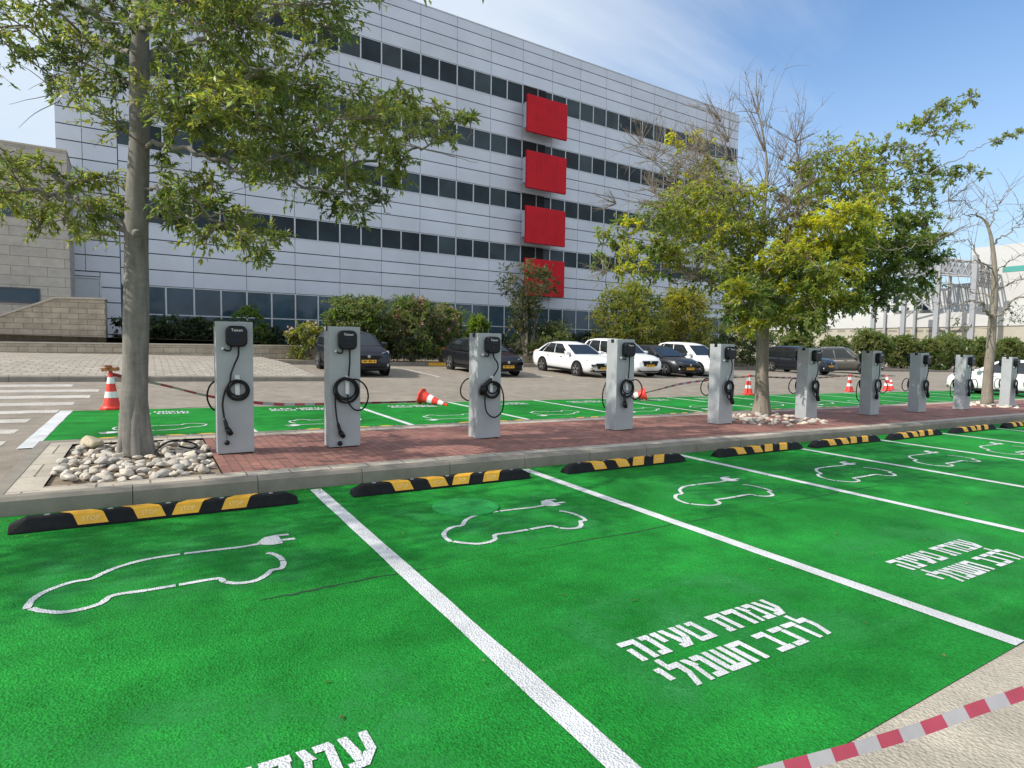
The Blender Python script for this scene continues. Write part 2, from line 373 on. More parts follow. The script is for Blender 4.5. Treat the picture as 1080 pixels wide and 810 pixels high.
# ------------------------------------------------------------------ camera
cam = bpy.data.cameras.new('camera'); cam.sensor_width = 36.; cam.lens = 36.*F_PX/1080.; cam.clip_start = .05; cam.clip_end = 2000.
co = bpy.data.objects.new('camera', cam); COL.objects.link(co); scn.camera = co
fw = Vector((math.sin(YAW)*math.cos(PITCH), math.cos(YAW)*math.cos(PITCH), -math.sin(PITCH)))
rt0 = Vector((math.cos(YAW), -math.sin(YAW), 0)); up0 = rt0.cross(fw)
rt = rt0*math.cos(ROLL) + up0*math.sin(ROLL); up = up0*math.cos(ROLL) - rt0*math.sin(ROLL)
mw = Matrix((rt, up, -fw)).transposed().to_4x4(); mw.translation = (0, 0, EYE); co.matrix_world = mw

# ------------------------------------------------------------------ light and sky
SUN_EL, SUN_AZ = R(39), math.atan2(-.985, .17)       # azimuth clockwise from +y
sd = Vector((math.sin(SUN_AZ)*math.cos(SUN_EL), math.cos(SUN_AZ)*math.cos(SUN_EL), math.sin(SUN_EL)))
sl = bpy.data.lights.new('sun', 'SUN'); sl.energy = 5.0; sl.angle = R(.55); sl.color = (1., .93, .82)
so = bpy.data.objects.new('sun', sl); COL.objects.link(so); so.rotation_euler = (-sd).to_track_quat('-Z', 'Y').to_euler(); so.location = (-20, 10, 30)
w = bpy.data.worlds.new('World'); scn.world = w; w.use_nodes = True; nt = w.node_tree; nt.nodes.clear(); L = nt.links.new
wo = nt.nodes.new('ShaderNodeOutputWorld'); bg = nt.nodes.new('ShaderNodeBackground'); L(bg.outputs[0], wo.inputs[0])
sky = nt.nodes.new('ShaderNodeTexSky'); sky.sky_type = 'NISHITA'; sky.sun_disc = False; sky.sun_elevation = SUN_EL; sky.sun_rotation = SUN_AZ
sky.air_density = 1.15; sky.dust_density = 1.6; sky.ozone_density = 1.6
tc = nt.nodes.new('ShaderNodeTexCoord'); bg.inputs[1].default_value = .15
# thin high cloud: stretched noise over the sky dome, thicker towards the sun
sx = nt.nodes.new('ShaderNodeSeparateXYZ'); L(tc.outputs['Generated'], sx.inputs[0])
za = N(nt, 'ShaderNodeMath', operation='ADD'); L(sx.outputs[2], za.inputs[0]); za.inputs[1].default_value = .16
dx = N(nt, 'ShaderNodeMath', operation='DIVIDE'); L(sx.outputs[0], dx.inputs[0]); L(za.outputs[0], dx.inputs[1])
dy = N(nt, 'ShaderNodeMath', operation='DIVIDE'); L(sx.outputs[1], dy.inputs[0]); L(za.outputs[0], dy.inputs[1])
cb = nt.nodes.new('ShaderNodeCombineXYZ'); L(dx.outputs[0], cb.inputs[0]); L(dy.outputs[0], cb.inputs[1])
mp = N(nt, 'ShaderNodeMapping'); mp.inputs['Rotation'].default_value = (0, 0, R(58)); mp.inputs['Scale'].default_value = (.55, 1.25, 1); mp.inputs['Location'].default_value = (1.3, .4, 0)
L(cb.outputs[0], mp.inputs[0])
cn = N(nt, 'ShaderNodeTexNoise', Scale=.9, Detail=8., Roughness=.58, Distortion=.5); L(mp.outputs[0], cn.inputs['Vector'])
sunv = nt.nodes.new('ShaderNodeVectorMath'); sunv.operation = 'DOT_PRODUCT'; L(tc.outputs['Generated'], sunv.inputs[0])
bd = Vector((math.sin(-.10), math.cos(-.10), .45)).normalized(); sunv.inputs[1].default_value = bd     # the bank of thin cloud hangs over the offices
sm = nt.nodes.new('ShaderNodeMapRange'); L(sunv.outputs['Value'], sm.inputs[0])
for i, v in enumerate((.42, .97, 0., .52)): sm.inputs[i+1].default_value = v
ca = N(nt, 'ShaderNodeMath', operation='ADD'); L(cn.outputs[0], ca.inputs[0]); L(sm.outputs[0], ca.inputs[1])
cr = nt.nodes.new('ShaderNodeMapRange'); cr.interpolation_type = 'SMOOTHSTEP'; L(ca.outputs[0], cr.inputs[0])
for i, v in enumerate((.52, .98, 0., .88)): cr.inputs[i+1].default_value = v
cm = N(nt, 'ShaderNodeMix', data_type='RGBA'); L(cr.outputs[0], cm.inputs[0]); tn = N(nt, 'ShaderNodeMix', data_type='RGBA', blend_type='MULTIPLY'); tn.inputs[0].default_value = 1.; tn.inputs[7].default_value = (.92, 1.16, 1.38, 1); L(sky.outputs[0], tn.inputs[6]); L(tn.outputs[2], cm.inputs[6]); cm.inputs[7].default_value = (5.4, 6.0, 6.7, 1)
# bright cloud added to the unseen sky behind the viewer to lift shaded faces
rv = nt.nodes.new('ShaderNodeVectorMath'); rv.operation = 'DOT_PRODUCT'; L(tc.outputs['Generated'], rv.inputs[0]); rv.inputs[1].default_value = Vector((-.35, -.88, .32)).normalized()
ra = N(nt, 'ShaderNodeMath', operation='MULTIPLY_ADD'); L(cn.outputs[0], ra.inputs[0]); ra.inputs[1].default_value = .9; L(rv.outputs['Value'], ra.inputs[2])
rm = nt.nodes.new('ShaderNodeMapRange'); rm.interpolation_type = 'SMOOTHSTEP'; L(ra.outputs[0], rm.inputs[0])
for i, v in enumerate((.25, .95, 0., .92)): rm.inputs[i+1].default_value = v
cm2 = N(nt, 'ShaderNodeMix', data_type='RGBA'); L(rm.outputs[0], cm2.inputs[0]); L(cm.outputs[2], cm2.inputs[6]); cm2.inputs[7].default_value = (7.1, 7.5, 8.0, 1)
# pale haze towards the horizon
hm = nt.nodes.new('ShaderNodeMapRange'); hm.interpolation_type = 'SMOOTHSTEP'; L(sx.outputs[2], hm.inputs[0])
for i, v in enumerate((.0, .50, .62, 0.)): hm.inputs[i+1].default_value = v
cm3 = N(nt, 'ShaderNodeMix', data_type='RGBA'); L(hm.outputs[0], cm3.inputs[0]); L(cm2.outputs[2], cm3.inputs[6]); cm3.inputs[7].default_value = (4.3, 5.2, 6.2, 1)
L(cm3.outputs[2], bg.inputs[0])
scn.view_settings.view_transform = 'Standard'; scn.view_settings.look = 'None'; scn.view_settings.exposure = 0
scn.cycles.max_bounces = 8; scn.cycles.transparent_max_bounces = 8

# ------------------------------------------------------------------ ground
def sheet(name, x0, x1, y0, y1, mat, h, step=1., kind='structure', outline=None):
    """a sheet lying on the sloping ground, h above it"""
    xs = np.linspace(x0, x1, max(2, int((x1-x0)/step)+1)); ys = np.linspace(y0, y1, max(2, int((y1-y0)/step)+1))
    ys = np.unique(np.concatenate([ys, [q for q in (14., 24.) if y0 < q < y1]]))
    b = MB(); nx = len(xs)
    b.v = [(x, y, float(gz(x, y))+h) for y in ys for x in xs]; b.c = [(1, 1, 1)]*len(b.v)
    b.f = [(j*nx+i, j*nx+i+1, (j+1)*nx+i+1, (j+1)*nx+i) for j in range(len(ys)-1) for i in range(nx-1)]; b.m = [0]*len(b.f)
    o = b.build(name, mat); o['kind'] = kind; return o
b = MB()
xs = np.unique(np.concatenate([np.linspace(-600, -60, 8), np.arange(-60, 71, 5), np.linspace(70, 700, 8)]))
ys = np.unique(np.concatenate([np.linspace(-400, -40, 6), np.arange(-40, 61, 4), [14., 24.], np.linspace(60, 700, 8)]))
b.v = [(x, y, float(gz(x, y))) for y in ys for x in xs]; b.c = [(1, 1, 1)]*len(b.v); nx = len(xs)
b.f = [(j*nx+i, j*nx+i+1, (j+1)*nx+i+1, (j+1)*nx+i) for j in range(len(ys)-1) for i in range(nx-1)]; b.m = [0]*len(b.f)
struct(b.build('ground', M['asphalt']))
sheet('aisle_road', -8, 60, -12, 1.165, M['concrete'], .004)
KY = 5.98                                             # face of the near kerb
sheet('near_parking_bays', -3.6, 50, 1.165, KY, M['green'], .008)
FY = 9.05                                             # face of the far kerb
sheet('far_parking_bays', -1.22, 44, FY, 13.9, M['green'], .008)

LINES_NEAR = [-1.08, 1.38, 3.82, 6.43, 8.76, 11.2, 13.6, 16.05, 18.5, 20.95, 23.4, 25.85, 28.3, 30.8]
LINES_FAR = [1.41, 4.05, 6.6, 9.25, 11.8, 14.4, 17., 19.6, 22.2, 24.8, 27.4, 30., 32.6]
def line(x0, x1, y0, y1, mat, h=.012, wob=.004):
    n = max(2, int((y1-y0)/.25)); b = MB(); ys = np.linspace(y0, y1, n+1)
    for y in ys: b.v += [(x0+random.uniform(-wob, wob), y, 0), (x1+random.uniform(-wob, wob), y, 0)]
    b.c = [(1, 1, 1)]*len(b.v); b.f = [(2*i, 2*i+1, 2*i+3, 2*i+2) for i in range(n)]; b.m = [0]*n
    return struct(b.drape(h).build('bay_line', mat))
for x in LINES_NEAR: line(x-.055, x+.055, 1.165, KY-.07, M['white_line'])
for x in LINES_FAR: line(x-.055, x+.055, FY+.5, 13.9, M['white_line'])
line(-1.42, -1.225, FY+.42, 13.95, M['white_line'])
# white stripes of the zebra crossing left of the far bays
for i, (y, xr) in enumerate(((10.0, -1.62), (11.2, -1.66), (12.55, -1.7), (13.9, -1.45), (15.0, -1.3), (16.1, -1.1), (17.2, -1.0), (18.3, -1.6))):
    b = MB(); n = 24; xs = np.linspace(-9, xr, n)
    for x in xs: b.v += [(x, y-.24+random.uniform(-.03, .03), 0), (x, y+.24+random.uniform(-.03, .03), 0)]
    b.c = [(1, 1, 1)]*len(b.v); b.f = [(2*i, 2*i+2, 2*i+3, 2*i+1) for i in range(n-1)]; b.m = [0]*(n-1)
    struct(b.drape(.004).build('crossing_stripe', M['white_worn']))
# white lines of the visitor bays in front of the offices
for x in (5.0, 9.4, 14.7, 18.6, 21.4, 23.9, 27., 30., 33., 38., 45.): line(x-.06, x+.06, 20.6, 26.8, M['white_worn'], .004)
# cracked seam across the near bays
b = MB(); xs = np.arange(.5, 30, .06); yy = 3.47 + .02*np.cumsum(rng.normal(0, .35, len(xs)))*.5 + .012*xs
yy = 3.47 + .012*(xs-.5) + .02*np.sin(xs*1.3) + .008*np.sin(xs*7.1) + .004*rng.normal(0, 1, len(xs))
for x, y in zip(xs, yy):
    wd = random.uniform(.001, .006)*(1.2+math.sin(x*2.3)); b.v += [(x, y-wd, 0), (x, y+wd, 0)]
b.c = [(1, 1, 1)]*len(b.v); b.f = [(2*i, 2*i+2, 2*i+3, 2*i+1) for i in range(len(xs)-1)]; b.m = [0]*(len(xs)-1)
struct(b.drape(.0105).build('pavement_crack', M['crack']))
# painted-over round cover in the second bay
mc = MB().lathe([(.0, .0), (.30, .0), (.30, .012), (.27, .018), (.0, .018)][1:], 40).build('access_cover', ground_paint('cover_green', (.016, .235, .05), (.026, .31, .07), (.006, .10, .02), .7, .4, spec=.15, gscale=85.))
mc.location = (2.42, 4.72, float(gz(2.42, 4.72))+.004)
tag(mc, 'round access cover painted over in green between kerb and second car symbol', 'access cover')

# ------------------------------------------------------------------ car symbols and lettering painted in the bays
UP = [(-.568,3.904),(-.561,4.017),(-.527,4.107),(-.468,4.174),(-.394,4.222),(-.313,4.23),(-.255,4.302),(-.184,4.375),(-.05,4.445),(.116,4.464),(.34,4.456),(.45,4.446),(.536,4.442),(.66,4.46)]
LO = [(-.568,3.93),(-.515,3.858),(-.447,3.799),(-.4,3.772),(-.311,3.774),(-.24,3.815),(-.187,3.9),(-.027,3.898),(.13,3.902),(.33,3.906),(.363,3.835),(.43,3.776),(.522,3.771),(.591,3.829),(.639,3.9),(.698,3.911),(.727,3.999),(.727,4.107),(.702,4.195),(.665,4.24)]
PLUG = [(.642,4.49),(.70,4.585),(.776,4.612),(.80,4.614),(.80,4.40),(.72,4.395),(.663,4.43)]
PRONG = [[(.803,4.612),(.873,4.606),(.873,4.566),(.803,4.572)], [(.803,4.452),(.893,4.448),(.893,4.488),(.803,4.492)]]
def ribbon(b, pts, wd, z=0., gaps=()):
    P = np.array(pts, float); T = np.gradient(P, axis=0); T /= np.linalg.norm(T, axis=1)[:, None]
    Nn = np.stack([-T[:, 1], T[:, 0]], 1)
    o = len(b.v)
    for p, n in zip(P, Nn):
        k = wd*random.uniform(.86, 1.1)/2; b.v += [(p[0]-n[0]*k, p[1]-n[1]*k, z), (p[0]+n[0]*k, p[1]+n[1]*k, z)]
    b.c += [(1, 1, 1)]*(2*len(P))
    fs = [(o+2*i, o+2*i+1, o+2*i+3, o+2*i+2) for i in range(len(P)-1) if i not in gaps]
    b.f += fs; b.m += [0]*len(fs)
def symbol_mb(s=1.):
    b = MB(); u = smooth_path([(x, y, 0) for x, y in UP], 10)[:, :2]; l = smooth_path([(x, y, 0) for x, y in LO], 10)[:, :2]
    ribbon(b, u, .036, gaps=(92,)); ribbon(b, l[4:], .037, gaps=(75, 96, 160))
    b.poly([(x, y, 0) for x, y in PLUG][::-1])
    for p in PRONG: b.poly([(x, y, 0) for x, y in p][::-1])
    return b
S_, H_ = .25, .21
GLY = {   # block stencil letters in a box one unit high: (advance width, polygons)
 'he': (.80, [[(0,.79),(.80,.79),(.80,1),(0,1)], [(.54,0),(.80,0),(.80,.785),(.54,.785)], [(.04,0),(.28,0),(.28,.62),(.04,.62)]]),
 'nun': (.50, [[(.24,.21),(.50,.21),(.50,1),(.24,1)], [(.04,.8),(.235,.8),(.235,1),(.04,1)], [(0,0),(.50,0),(.50,.205),(0,.205)]]),
 'yod': (.30, [[(.04,.45),(.30,.45),(.30,1),(0,1),(0,.82),(.04,.82)]]),
 'ayin': (.80, [[(.54,.42),(.80,.42),(.80,1),(.54,1)], [(0,0),(.46,0),(.80,.415),(.46,.415),(.33,.2),(0,.2)], [(0,1),(.25,1),(.42,.43),(.34,.22),(.17,.22)]]),
 'tet': (.84, [[(0,0),(.22,0),(.22,1),(0,1)], [(.225,0),(.84,0),(.84,.2),(.225,.2)], [(.60,.205),(.84,.205),(.84,1),(.60,1)], [(.42,.80),(.595,.80),(.595,1),(.42,1)]]),
 'tav': (.84, [[(.06,.79),(.84,.79),(.84,1),(.06,1)], [(.58,0),(.84,0),(.84,.785),(.58,.785)], [(.12,.205),(.36,.205),(.36,.785),(.12,.785)], [(0,0),(.36,0),(.36,.2),(0,.2)]]),
 'dalet': (.74, [[(0,.79),(.74,.79),(.74,1),(0,1)], [(.42,0),(.68,0),(.68,.785),(.42,.785)]]),
 'mem': (.90, [[(0,0),(.20,0),(.30,.62),(.10,.62)], [(0,1),(.22,1),(.42,.625),(.12,.625)][::-1], [(.42,.79),(.90,.79),(.90,.85),(.82,1),(.40,1)], [(.65,.205),(.90,.205),(.90,.785),(.65,.785)], [(.36,0),(.90,0),(.90,.2),(.36,.2)]]),
 'lamed': (.66, [[(.02,1.005),(.24,1.005),(.24,1.32),(.02,1.32)], [(.02,.79),(.66,.79),(.66,1),(.02,1)], [(.40,.785),(.66,.785),(.66,.52),(.40,0),(.14,0),(.40,.5)][::-1]]),
 'resh': (.70, [[(0,.79),(.70,.79),(.70,1),(0,1)], [(.44,0),(.70,0),(.70,.785),(.44,.785)]]),
 'kaf': (.70, [[(.02,.79),(.68,.79),(.70,1),(.02,1)], [(.44,.205),(.70,.205),(.70,.785),(.44,.785)], [(0,0),(.68,0),(.70,.2),(0,.2)]]),
 'bet': (.80, [[(.02,.79),(.66,.79),(.68,1),(.02,1)], [(.42,.205),(.68,.205),(.68,.785),(.42,.785)], [(0,0),(.80,0),(.80,.2),(0,.2)]]),
 'het': (.82, [[(0,.79),(.82,.79),(.82,1),(0,1)], [(0,0),(.26,0),(.26,.785),(0,.785)], [(.56,0),(.82,0),(.82,.785),(.56,.785)]]),
 'shin': (1.04, [[(0,.205),(.25,.205),(.25,1),(0,1)], [(.40,.205),(.63,.205),(.63,1),(.40,1)], [(.79,.205),(1.04,.205),(1.04,1),(.79,1)], [(.05,0),(.98,0),(1.04,.2),(0,.2)]])}
LINE1 = ['ayin','mem','dalet','tav',None,'tet','ayin','yod','nun','he']        # read from right to left
LINE2 = ['lamed','resh','kaf','bet',None,'het','shin','mem','lamed','yod']
def words_mb(k):
    b = MB(); out = [b]
    for ln in ((LINE1, LINE2)[k],):
        tot = sum(GLY[g][0] if g else .42 for g in ln) + .13*(len(ln)-1)
        sx, hy = 1.14/tot, .185; x = 3.08 - (0 if k == 0 else .01); y0 = 1.965 - k*.262
        for g in ln:
            wd = GLY[g][0] if g else .42; x -= wd*sx
            if g:
                for p in GLY[g][1]:
                    j = .003
                    b.poly([(x+px*sx+random.uniform(-j, j)*.5, y0+py*hy+random.uniform(-j, j)*.5, 0) for px, py in p])
            else: b = MB(); out.append(b)
            x -= .13*sx
    return tuple(out)
SYM, WRD = symbol_mb(), words_mb(0) + words_mb(1)
def place_paint(src, fx, name, label, group, cat='ground marking'):
    srcs = src if isinstance(src, tuple) else (src,)
    vv = [fx(x, y) for q in srcs for x, y, z in q.v]; cx = sum(v[0] for v in vv)/len(vv); cy = sum(v[1] for v in vv)/len(vv); cz = float(gz(cx, cy))
    root = thing(name, label, cat, (cx, cy, cz), group=group) if len(srcs) > 1 else None
    for q in srcs:
        b = MB(); b.v = [(*fx(x, y), 0.) for x, y, z in q.v]; b.c = q.c[:]; b.f = q.f[:]; b.m = q.m[:]
        b.drape(.0125); b.v = [(x-cx, y-cy, z-cz) for x, y, z in b.v]
        if root: b.build('lettering', M['white_line'], root)
        else: o = b.build(name, M['white_line']); o.location = (cx, cy, cz); tag(o, label, cat, group)
BAYN = ['nearest bay on the left', 'second near bay from the left', 'third near bay from the left', 'fourth near bay from the left', 'fifth near bay from the left', 'sixth near bay from the left', 'seventh near bay from the left', 'eighth near bay from the left']
for i in range(8):
    off = .5*(LINES_NEAR[i]+LINES_NEAR[i+1]) - .15
    place_paint(SYM, lambda x, y: (x+off, y), 'car_symbol', f'white painted car outline with plug in the {BAYN[i]}', 'car symbols painted in the near bays')
    if i < 5:
        xc = .5*(LINES_NEAR[i]+LINES_NEAR[i+1]); sheet('paint_overspray', xc-1.0, xc+.95, 1.45, 2.75, M['overspray'], .0102, .65); sheet('paint_overspray', xc-1.0, xc+1.0, 3.5, 5.0, M['overspray'], .0102, .75)
        o2 = .5*(LINES_NEAR[i]+LINES_NEAR[i+1]) - 2.60 + (.04 if i == 0 else 0)
        place_paint(WRD, lambda x, y: (x+o2, y-(.055 if i == 0 else 0)), 'bay_lettering', f'two lines of white Hebrew block letters in the {BAYN[i]}', 'lettering painted in the near bays')
FB = [-1.2] + LINES_FAR
FARN = ['first', 'second', 'third', 'fourth', 'fifth', 'sixth', 'seventh', 'eighth', 'ninth']
for i in range(9):
    c = .5*(FB[i]+FB[i+1]); yk = FY + KY
    place_paint(SYM, lambda x, y: (c+.15-x, yk+.1-y), 'car_symbol', f'white car outline in the {FARN[i]} bay from left, row beyond the pillars', 'car symbols painted in the far bays')
    if i < 7:
        place_paint(WRD, lambda x, y: (c+2.5-x, yk+.06-y), 'bay_lettering', f'white Hebrew lettering in the {FARN[i]} bay from left, row beyond the pillars', 'lettering painted in the far bays')

# ------------------------------------------------------------------ the paved island
IX0, IX1, KH = -1.13, 55., .155
b = MB(); x = IX0
while x < IX1:                                            # near kerb: metre-long stones with open joints
    x2 = min(x+.995, IX1); b.prism([(KY+random.uniform(-.003, .003), -.05), (KY+.012, KH-.03), (KY+.04, KH), (KY+.145, KH), (KY+.145, -.05)], x, x2, 'x'); x = x2+.006
struct(b.drape().build('near_kerb', M['kerb']))
b = MB(); x = IX0
while x < IX1:
    x2 = min(x+.995, IX1); b.box(x, x2, FY-.14, FY, -.05, KH); x = x2+.006
struct(b.drape().build('far_kerb', M['kerb']))
b = MB(); y = KY+.15
while y < FY-.145:
    y2 = min(y+.995, FY-.145); b.box(IX0, IX0+.12, y, y2, -.05, KH); y = y2+.006
struct(b.drape().build('end_kerb', M['kerb']))
def slab_sheet(name, x0, x1, y0, y1, mat, h): return sheet(name, x0, x1, y0, y1, mat, h, 1.)
IY0, IY1 = KY+.146, FY-.141
slab_sheet('island_end_slabs', IX0+.121, -.78, IY0, IY1, M['slab'], KH-.004)
slab_sheet('island_edge_pavers', -.78, IX1, IY0, IY0+.21, M['paver'], KH-.004)
slab_sheet('island_edge_pavers', -.78, IX1, IY1-.2, IY1, M['paver'], KH-.004)
slab_sheet('tree_pit', -.78, .60, IY0+.21, IY1-.2, M['soil'], KH-.03)
slab_sheet('island_brick_paving', .60, IX1, IY0+.21, IY1-.2, M['redbrick'], KH-.004)
# forecourt pavement left, in front of the offices
b = MB(); x = -16.
while x < 4.6:
    x2 = x+.995; b.prism([(19.2, -.05), (19.21, .12), (19.24, .15), (19.38, .15), (19.38, -.05)], x, x2, 'x'); x = x2+.008
struct(b.drape().build('forecourt_kerb', M['kerb']))
b = MB(); xs = np.linspace(-16, 4.6, 12); ys = np.array([19.381, 21, 24, 27, 30.4])
b.v = [(x, y, float(gz(x, y)) + .148 + max(0, y-21)*.012) for y in ys for x in xs]; nx = len(xs); b.c = [(1, 1, 1)]*len(b.v)
b.f = [(j*nx+i, j*nx+i+1, (j+1)*nx+i+1, (j+1)*nx+i) for j in range(len(ys)-1) for i in range(nx-1)]; b.m = [0]*len(b.f)
struct(b.build('forecourt_pavement', M['paving']))
b = MB()
for k in range(20): b.box(4.606, 4.75, 19.3+k*.55, 19.3+k*.55+.545, -.05, .15)
struct(b.drape().build('forecourt_side_kerb', M['kerb']))
# planting bed along the offices with its kerb
sheet('planting_bed', 4.9, 75, 27.85, 36.6, M['soil'], .17, 2.)
sheet('planting_bed', -16, 4.9, 30.7, 36.6, M['soil'], .95, 2.)
b = MB(); x = 4.9
while x < 75: b.box(x, x+.99, 27.7, 27.86, -.05, .19); x += .998
struct(b.drape().build('bed_kerb', M['kerb']))

for x0 in (12.05, 21.0): struct(MB().box(x0, x0+.99, 27.69, 27.697, .02, .17).box(x0, x0+.99, 27.69, 27.85, .1915, .195).drape().build('kerb_paint', M['yellow']))
# ------------------------------------------------------------------ charging pillars
PW, PD, PH = .383, .255, 1.50
def loops(cx, z, r, n, y, jr=.012, jy=.012, a0=90, turns=None):
    t = np.linspace(0, (turns or n)*2*math.pi, int((turns or n)*22)); a = R(a0) + t
    rr = r + jr*np.sin(t*.37+1.1) + jr*.6*np.sin(t*1.21)
    return np.stack([cx + rr*np.cos(a), y + jy*np.sin(t*.31), z + rr*np.sin(a)*1.02 - .01*np.sin(t*.5)], 1)
def rounded(w, h, r, n=6):
    pts = []
    for cx, cz, a0 in ((w/2-r, h/2-r, 0), (-w/2+r, h/2-r, 90), (-w/2+r, -h/2+r, 180), (w/2-r, -h/2+r, 270)):
        for k in range(n+1):
            a = R(a0+90*k/n); pts.append((cx+r*math.cos(a), cz+r*math.sin(a)))
    return pts
WTX = text_faces('Teison', .043)
def plug(b, p, d, s=1.):
    """vehicle connector: grip, body and nozzle along direction d"""
    p = np.array(p, float); d = np.array(d, float); d /= np.linalg.norm(d)
    b.tube([p, p+d*.03*s, p+d*.10*s, p+d*.13*s], [.013*s, .019*s, .021*s, .026*s], 8)
    q = p+d*.13*s; e = d*.6+np.array([.5, -.25, -.3]); e /= np.linalg.norm(e)
    b.tube([q-d*.01*s, q+e*.035*s, q+e*.075*s], [.03*s, .033*s, .027*s], 8)
def side_gear(root, kind, back=False):
    """wall box, hook, holder and cable on one face; the back face is the same turned about"""
    k = -1. if back else 1.
    F = lambda x, y, z: (x*k, (-PD/2-y)*k, z)             # x across, y out of the face, z up
    def put(mb): mb.v = [F(*v) for v in mb.v]; return mb
    zb = 1.335
    prof = rounded(.224, .238, .062); b = MB(); n = len(prof)
    rings = [(.0, .94), (.02, 1.), (.07, 1.), (.09, .965), (.098, .86)]
    for d, s in rings: b.add([(.016+x*s, d, zb+z*s) for x, z in prof], [])
    for i in range(len(rings)-1): b.add([], [(i*n+j, i*n+(j+1) % n, (i+1)*n+(j+1) % n, (i+1)*n+j) for j in range(n)])
    fs = []
    for i in range(len(rings)-1):
        for j in range(n): fs.append((i*n+j, i*n+(j+1) % n, (i+1)*n+(j+1) % n, (i+1)*n+j))
    b.f = fs + [tuple((len(rings)-1)*n+j for j in range(n))]; b.m = [0]*len(b.f)
    box = put(b).build('wall_box', M['black_gloss'], root, smooth=False, fix=True)
    if not back:
        vs, fs = WTX; b = MB().add([(.016+x, .1005, zb+.068+y) for x, y, z in vs], fs)
        b.v = [F(*v) for v in b.v]; b.build('word_mark', M['white_print'], box)
        b = MB()
        ch = np.array([(-.03, .1003, .03), (-.015, .1003, .024), (.015, .1003, .024), (.03, .1003, .03)])
        b.tube(ch*[1, 1, 1]+[.016, 0, zb], .0022, 4); put(b).build('indicator', M['blue_print'], box); b = MB(); b.tube(np.array([(-.03, .1003, -.045), (0, .1003, -.032), (.03, .1003, -.045)])+[.016, 0, zb], .0022, 4)
        put(b).build('indicator', M['blue_print'], box)
    b = MB().tube(smooth_path([(-.04, .04, zb-.115), (-.05, .05, zb-.155), (-.085, .055, zb-.16), (-.115, .055, zb-.145)], 5), .011, 7)
    put(b).build('hook', M['black'], root)
    b = MB().lathe([(.013, .0), (.016, .006), (.016, .016), (.01, .02)], 10, centre=(-.125, .0, 0), axis='y'); b.v = [(x, y+.02, z+zb-.138) for x, y, z in b.v]
    put(b).build('peg', M['bracket'], root)
    b = MB().box(-.005, .045, 0, .03, .665, .90); put(b).build('holder', M['bracket'], root, bevel=.004)
    c = MB(); g = MB(); r = .0105
    if kind == 0:
        c.tube(smooth_path([(.035, .05, zb-.11), (.03, .055, 1.12), (-.01, .05, 1.02), (-.045, .05, .92), (-.055, .05, .84)], 7), r, 7)
        c.tube(loops(.025, .735, .098, 5, .045), r, 7)
        c.tube(smooth_path([(-.055, .05, .84), (-.11, .045, .72), (-.135, .04, .58), (-.125, .04, .46), (-.12, .045, .40)], 7), r, 7)
        plug(g, (-.12, .045, .42), (.12, .05, -.55))
        c.tube([(-.10, .035, .30), (-.098, .03, .22), (-.095, .03, .17)], .003, 5); g.lathe([(.02, 0), (.028, .01), (.028, .03), (.018, .04)], 12, centre=(-.095, .01, 0), axis='y'); g.v[-48:] = [(x, y, z+.14) for x, y, z in g.v[-48:]]
    elif kind == 1:
        c.tube([(.045, .05, zb-.11), (.043, .05, 1.05), (.03, .045, .885)], r, 7)
        c.tube(loops(.005, .72, .135, 3, .045, .016), r, 7); c.tube(loops(.0, .73, .112, 1, .05), r, 7)
        c.tube(smooth_path([(.05, .05, .85), (.14, .07, .845), (.235, .08, .76), (.265, .08, .62), (.21, .075, .49), (.11, .06, .47), (.03, .05, .56), (.02, .045, .66)], 7), r, 7)
        c.tube(smooth_path([(-.12, .045, .74), (-.135, .045, .60), (-.125, .045, .44), (-.105, .045, .30)], 7), r, 7)
        plug(g, (-.105, .045, .32), (.22, .0, -.8)); g.lathe([(.02, 0), (.03, .01), (.03, .03), (.018, .04)], 12, centre=(-.075, .015, 0), axis='y'); g.v[-48:] = [(x, y, z+.06) for x, y, z in g.v[-48:]]
    elif kind == 2:
        c.tube(smooth_path([(.03, .05, zb-.11), (.04, .055, 1.16), (.095, .06, 1.08), (.10, .06, 1.0), (.04, .05, .90)], 7), r, 7)
        c.tube(loops(.02, .71, .10, 4, .05, .02), r, 7)
        c.tube(smooth_path([(.07, .055, .82), (.14, .07, .76), (.19, .08, .60), (.17, .08, .40), (.05, .07, .31), (-.07, .06, .39), (-.10, .055, .56), (-.08, .05, .70)], 8), r, 7)
        plug(g, (.0, .06, .86), (-.17, .02, -.13), 1.45)
    elif kind == 3:
        c.tube(smooth_path([(.035, .05, zb-.11), (.03, .05, 1.0), (.02, .045, .86)], 7), r, 7)
        c.tube(loops(.0, .70, .125, 4, .05, .02), r, 7)
        c.tube(smooth_path([(.05, .055, .82), (.16, .10, .84), (.25, .12, .74), (.25, .12, .60), (.15, .09, .52), (.05, .06, .57)], 8), r, 7)
        plug(g, (-.06, .06, .62), (.02, 0, -.5), 1.2)
    else:
        c.tube(smooth_path([(.045, .05, zb-.11), (.06, .06, 1.14), (.05, .06, .98), (-.02, .055, .84)], 7), r, 7)
        c.tube(loops(.02, .70, .105, 5, .05, .02), r*1.1, 7)
        c.tube(smooth_path([(-.06, .06, .66), (-.05, .07, .52), (.03, .08, .46), (.10, .07, .52), (.12, .06, .64)], 7), r, 7)
        plug(g, (.03, .07, .64), (.07, .04, -.5), 1.3)
    put(c).build('cable', M['cable'], root, smooth=True); put(g).build('connector', M['black'], root, smooth=True, fix=True)
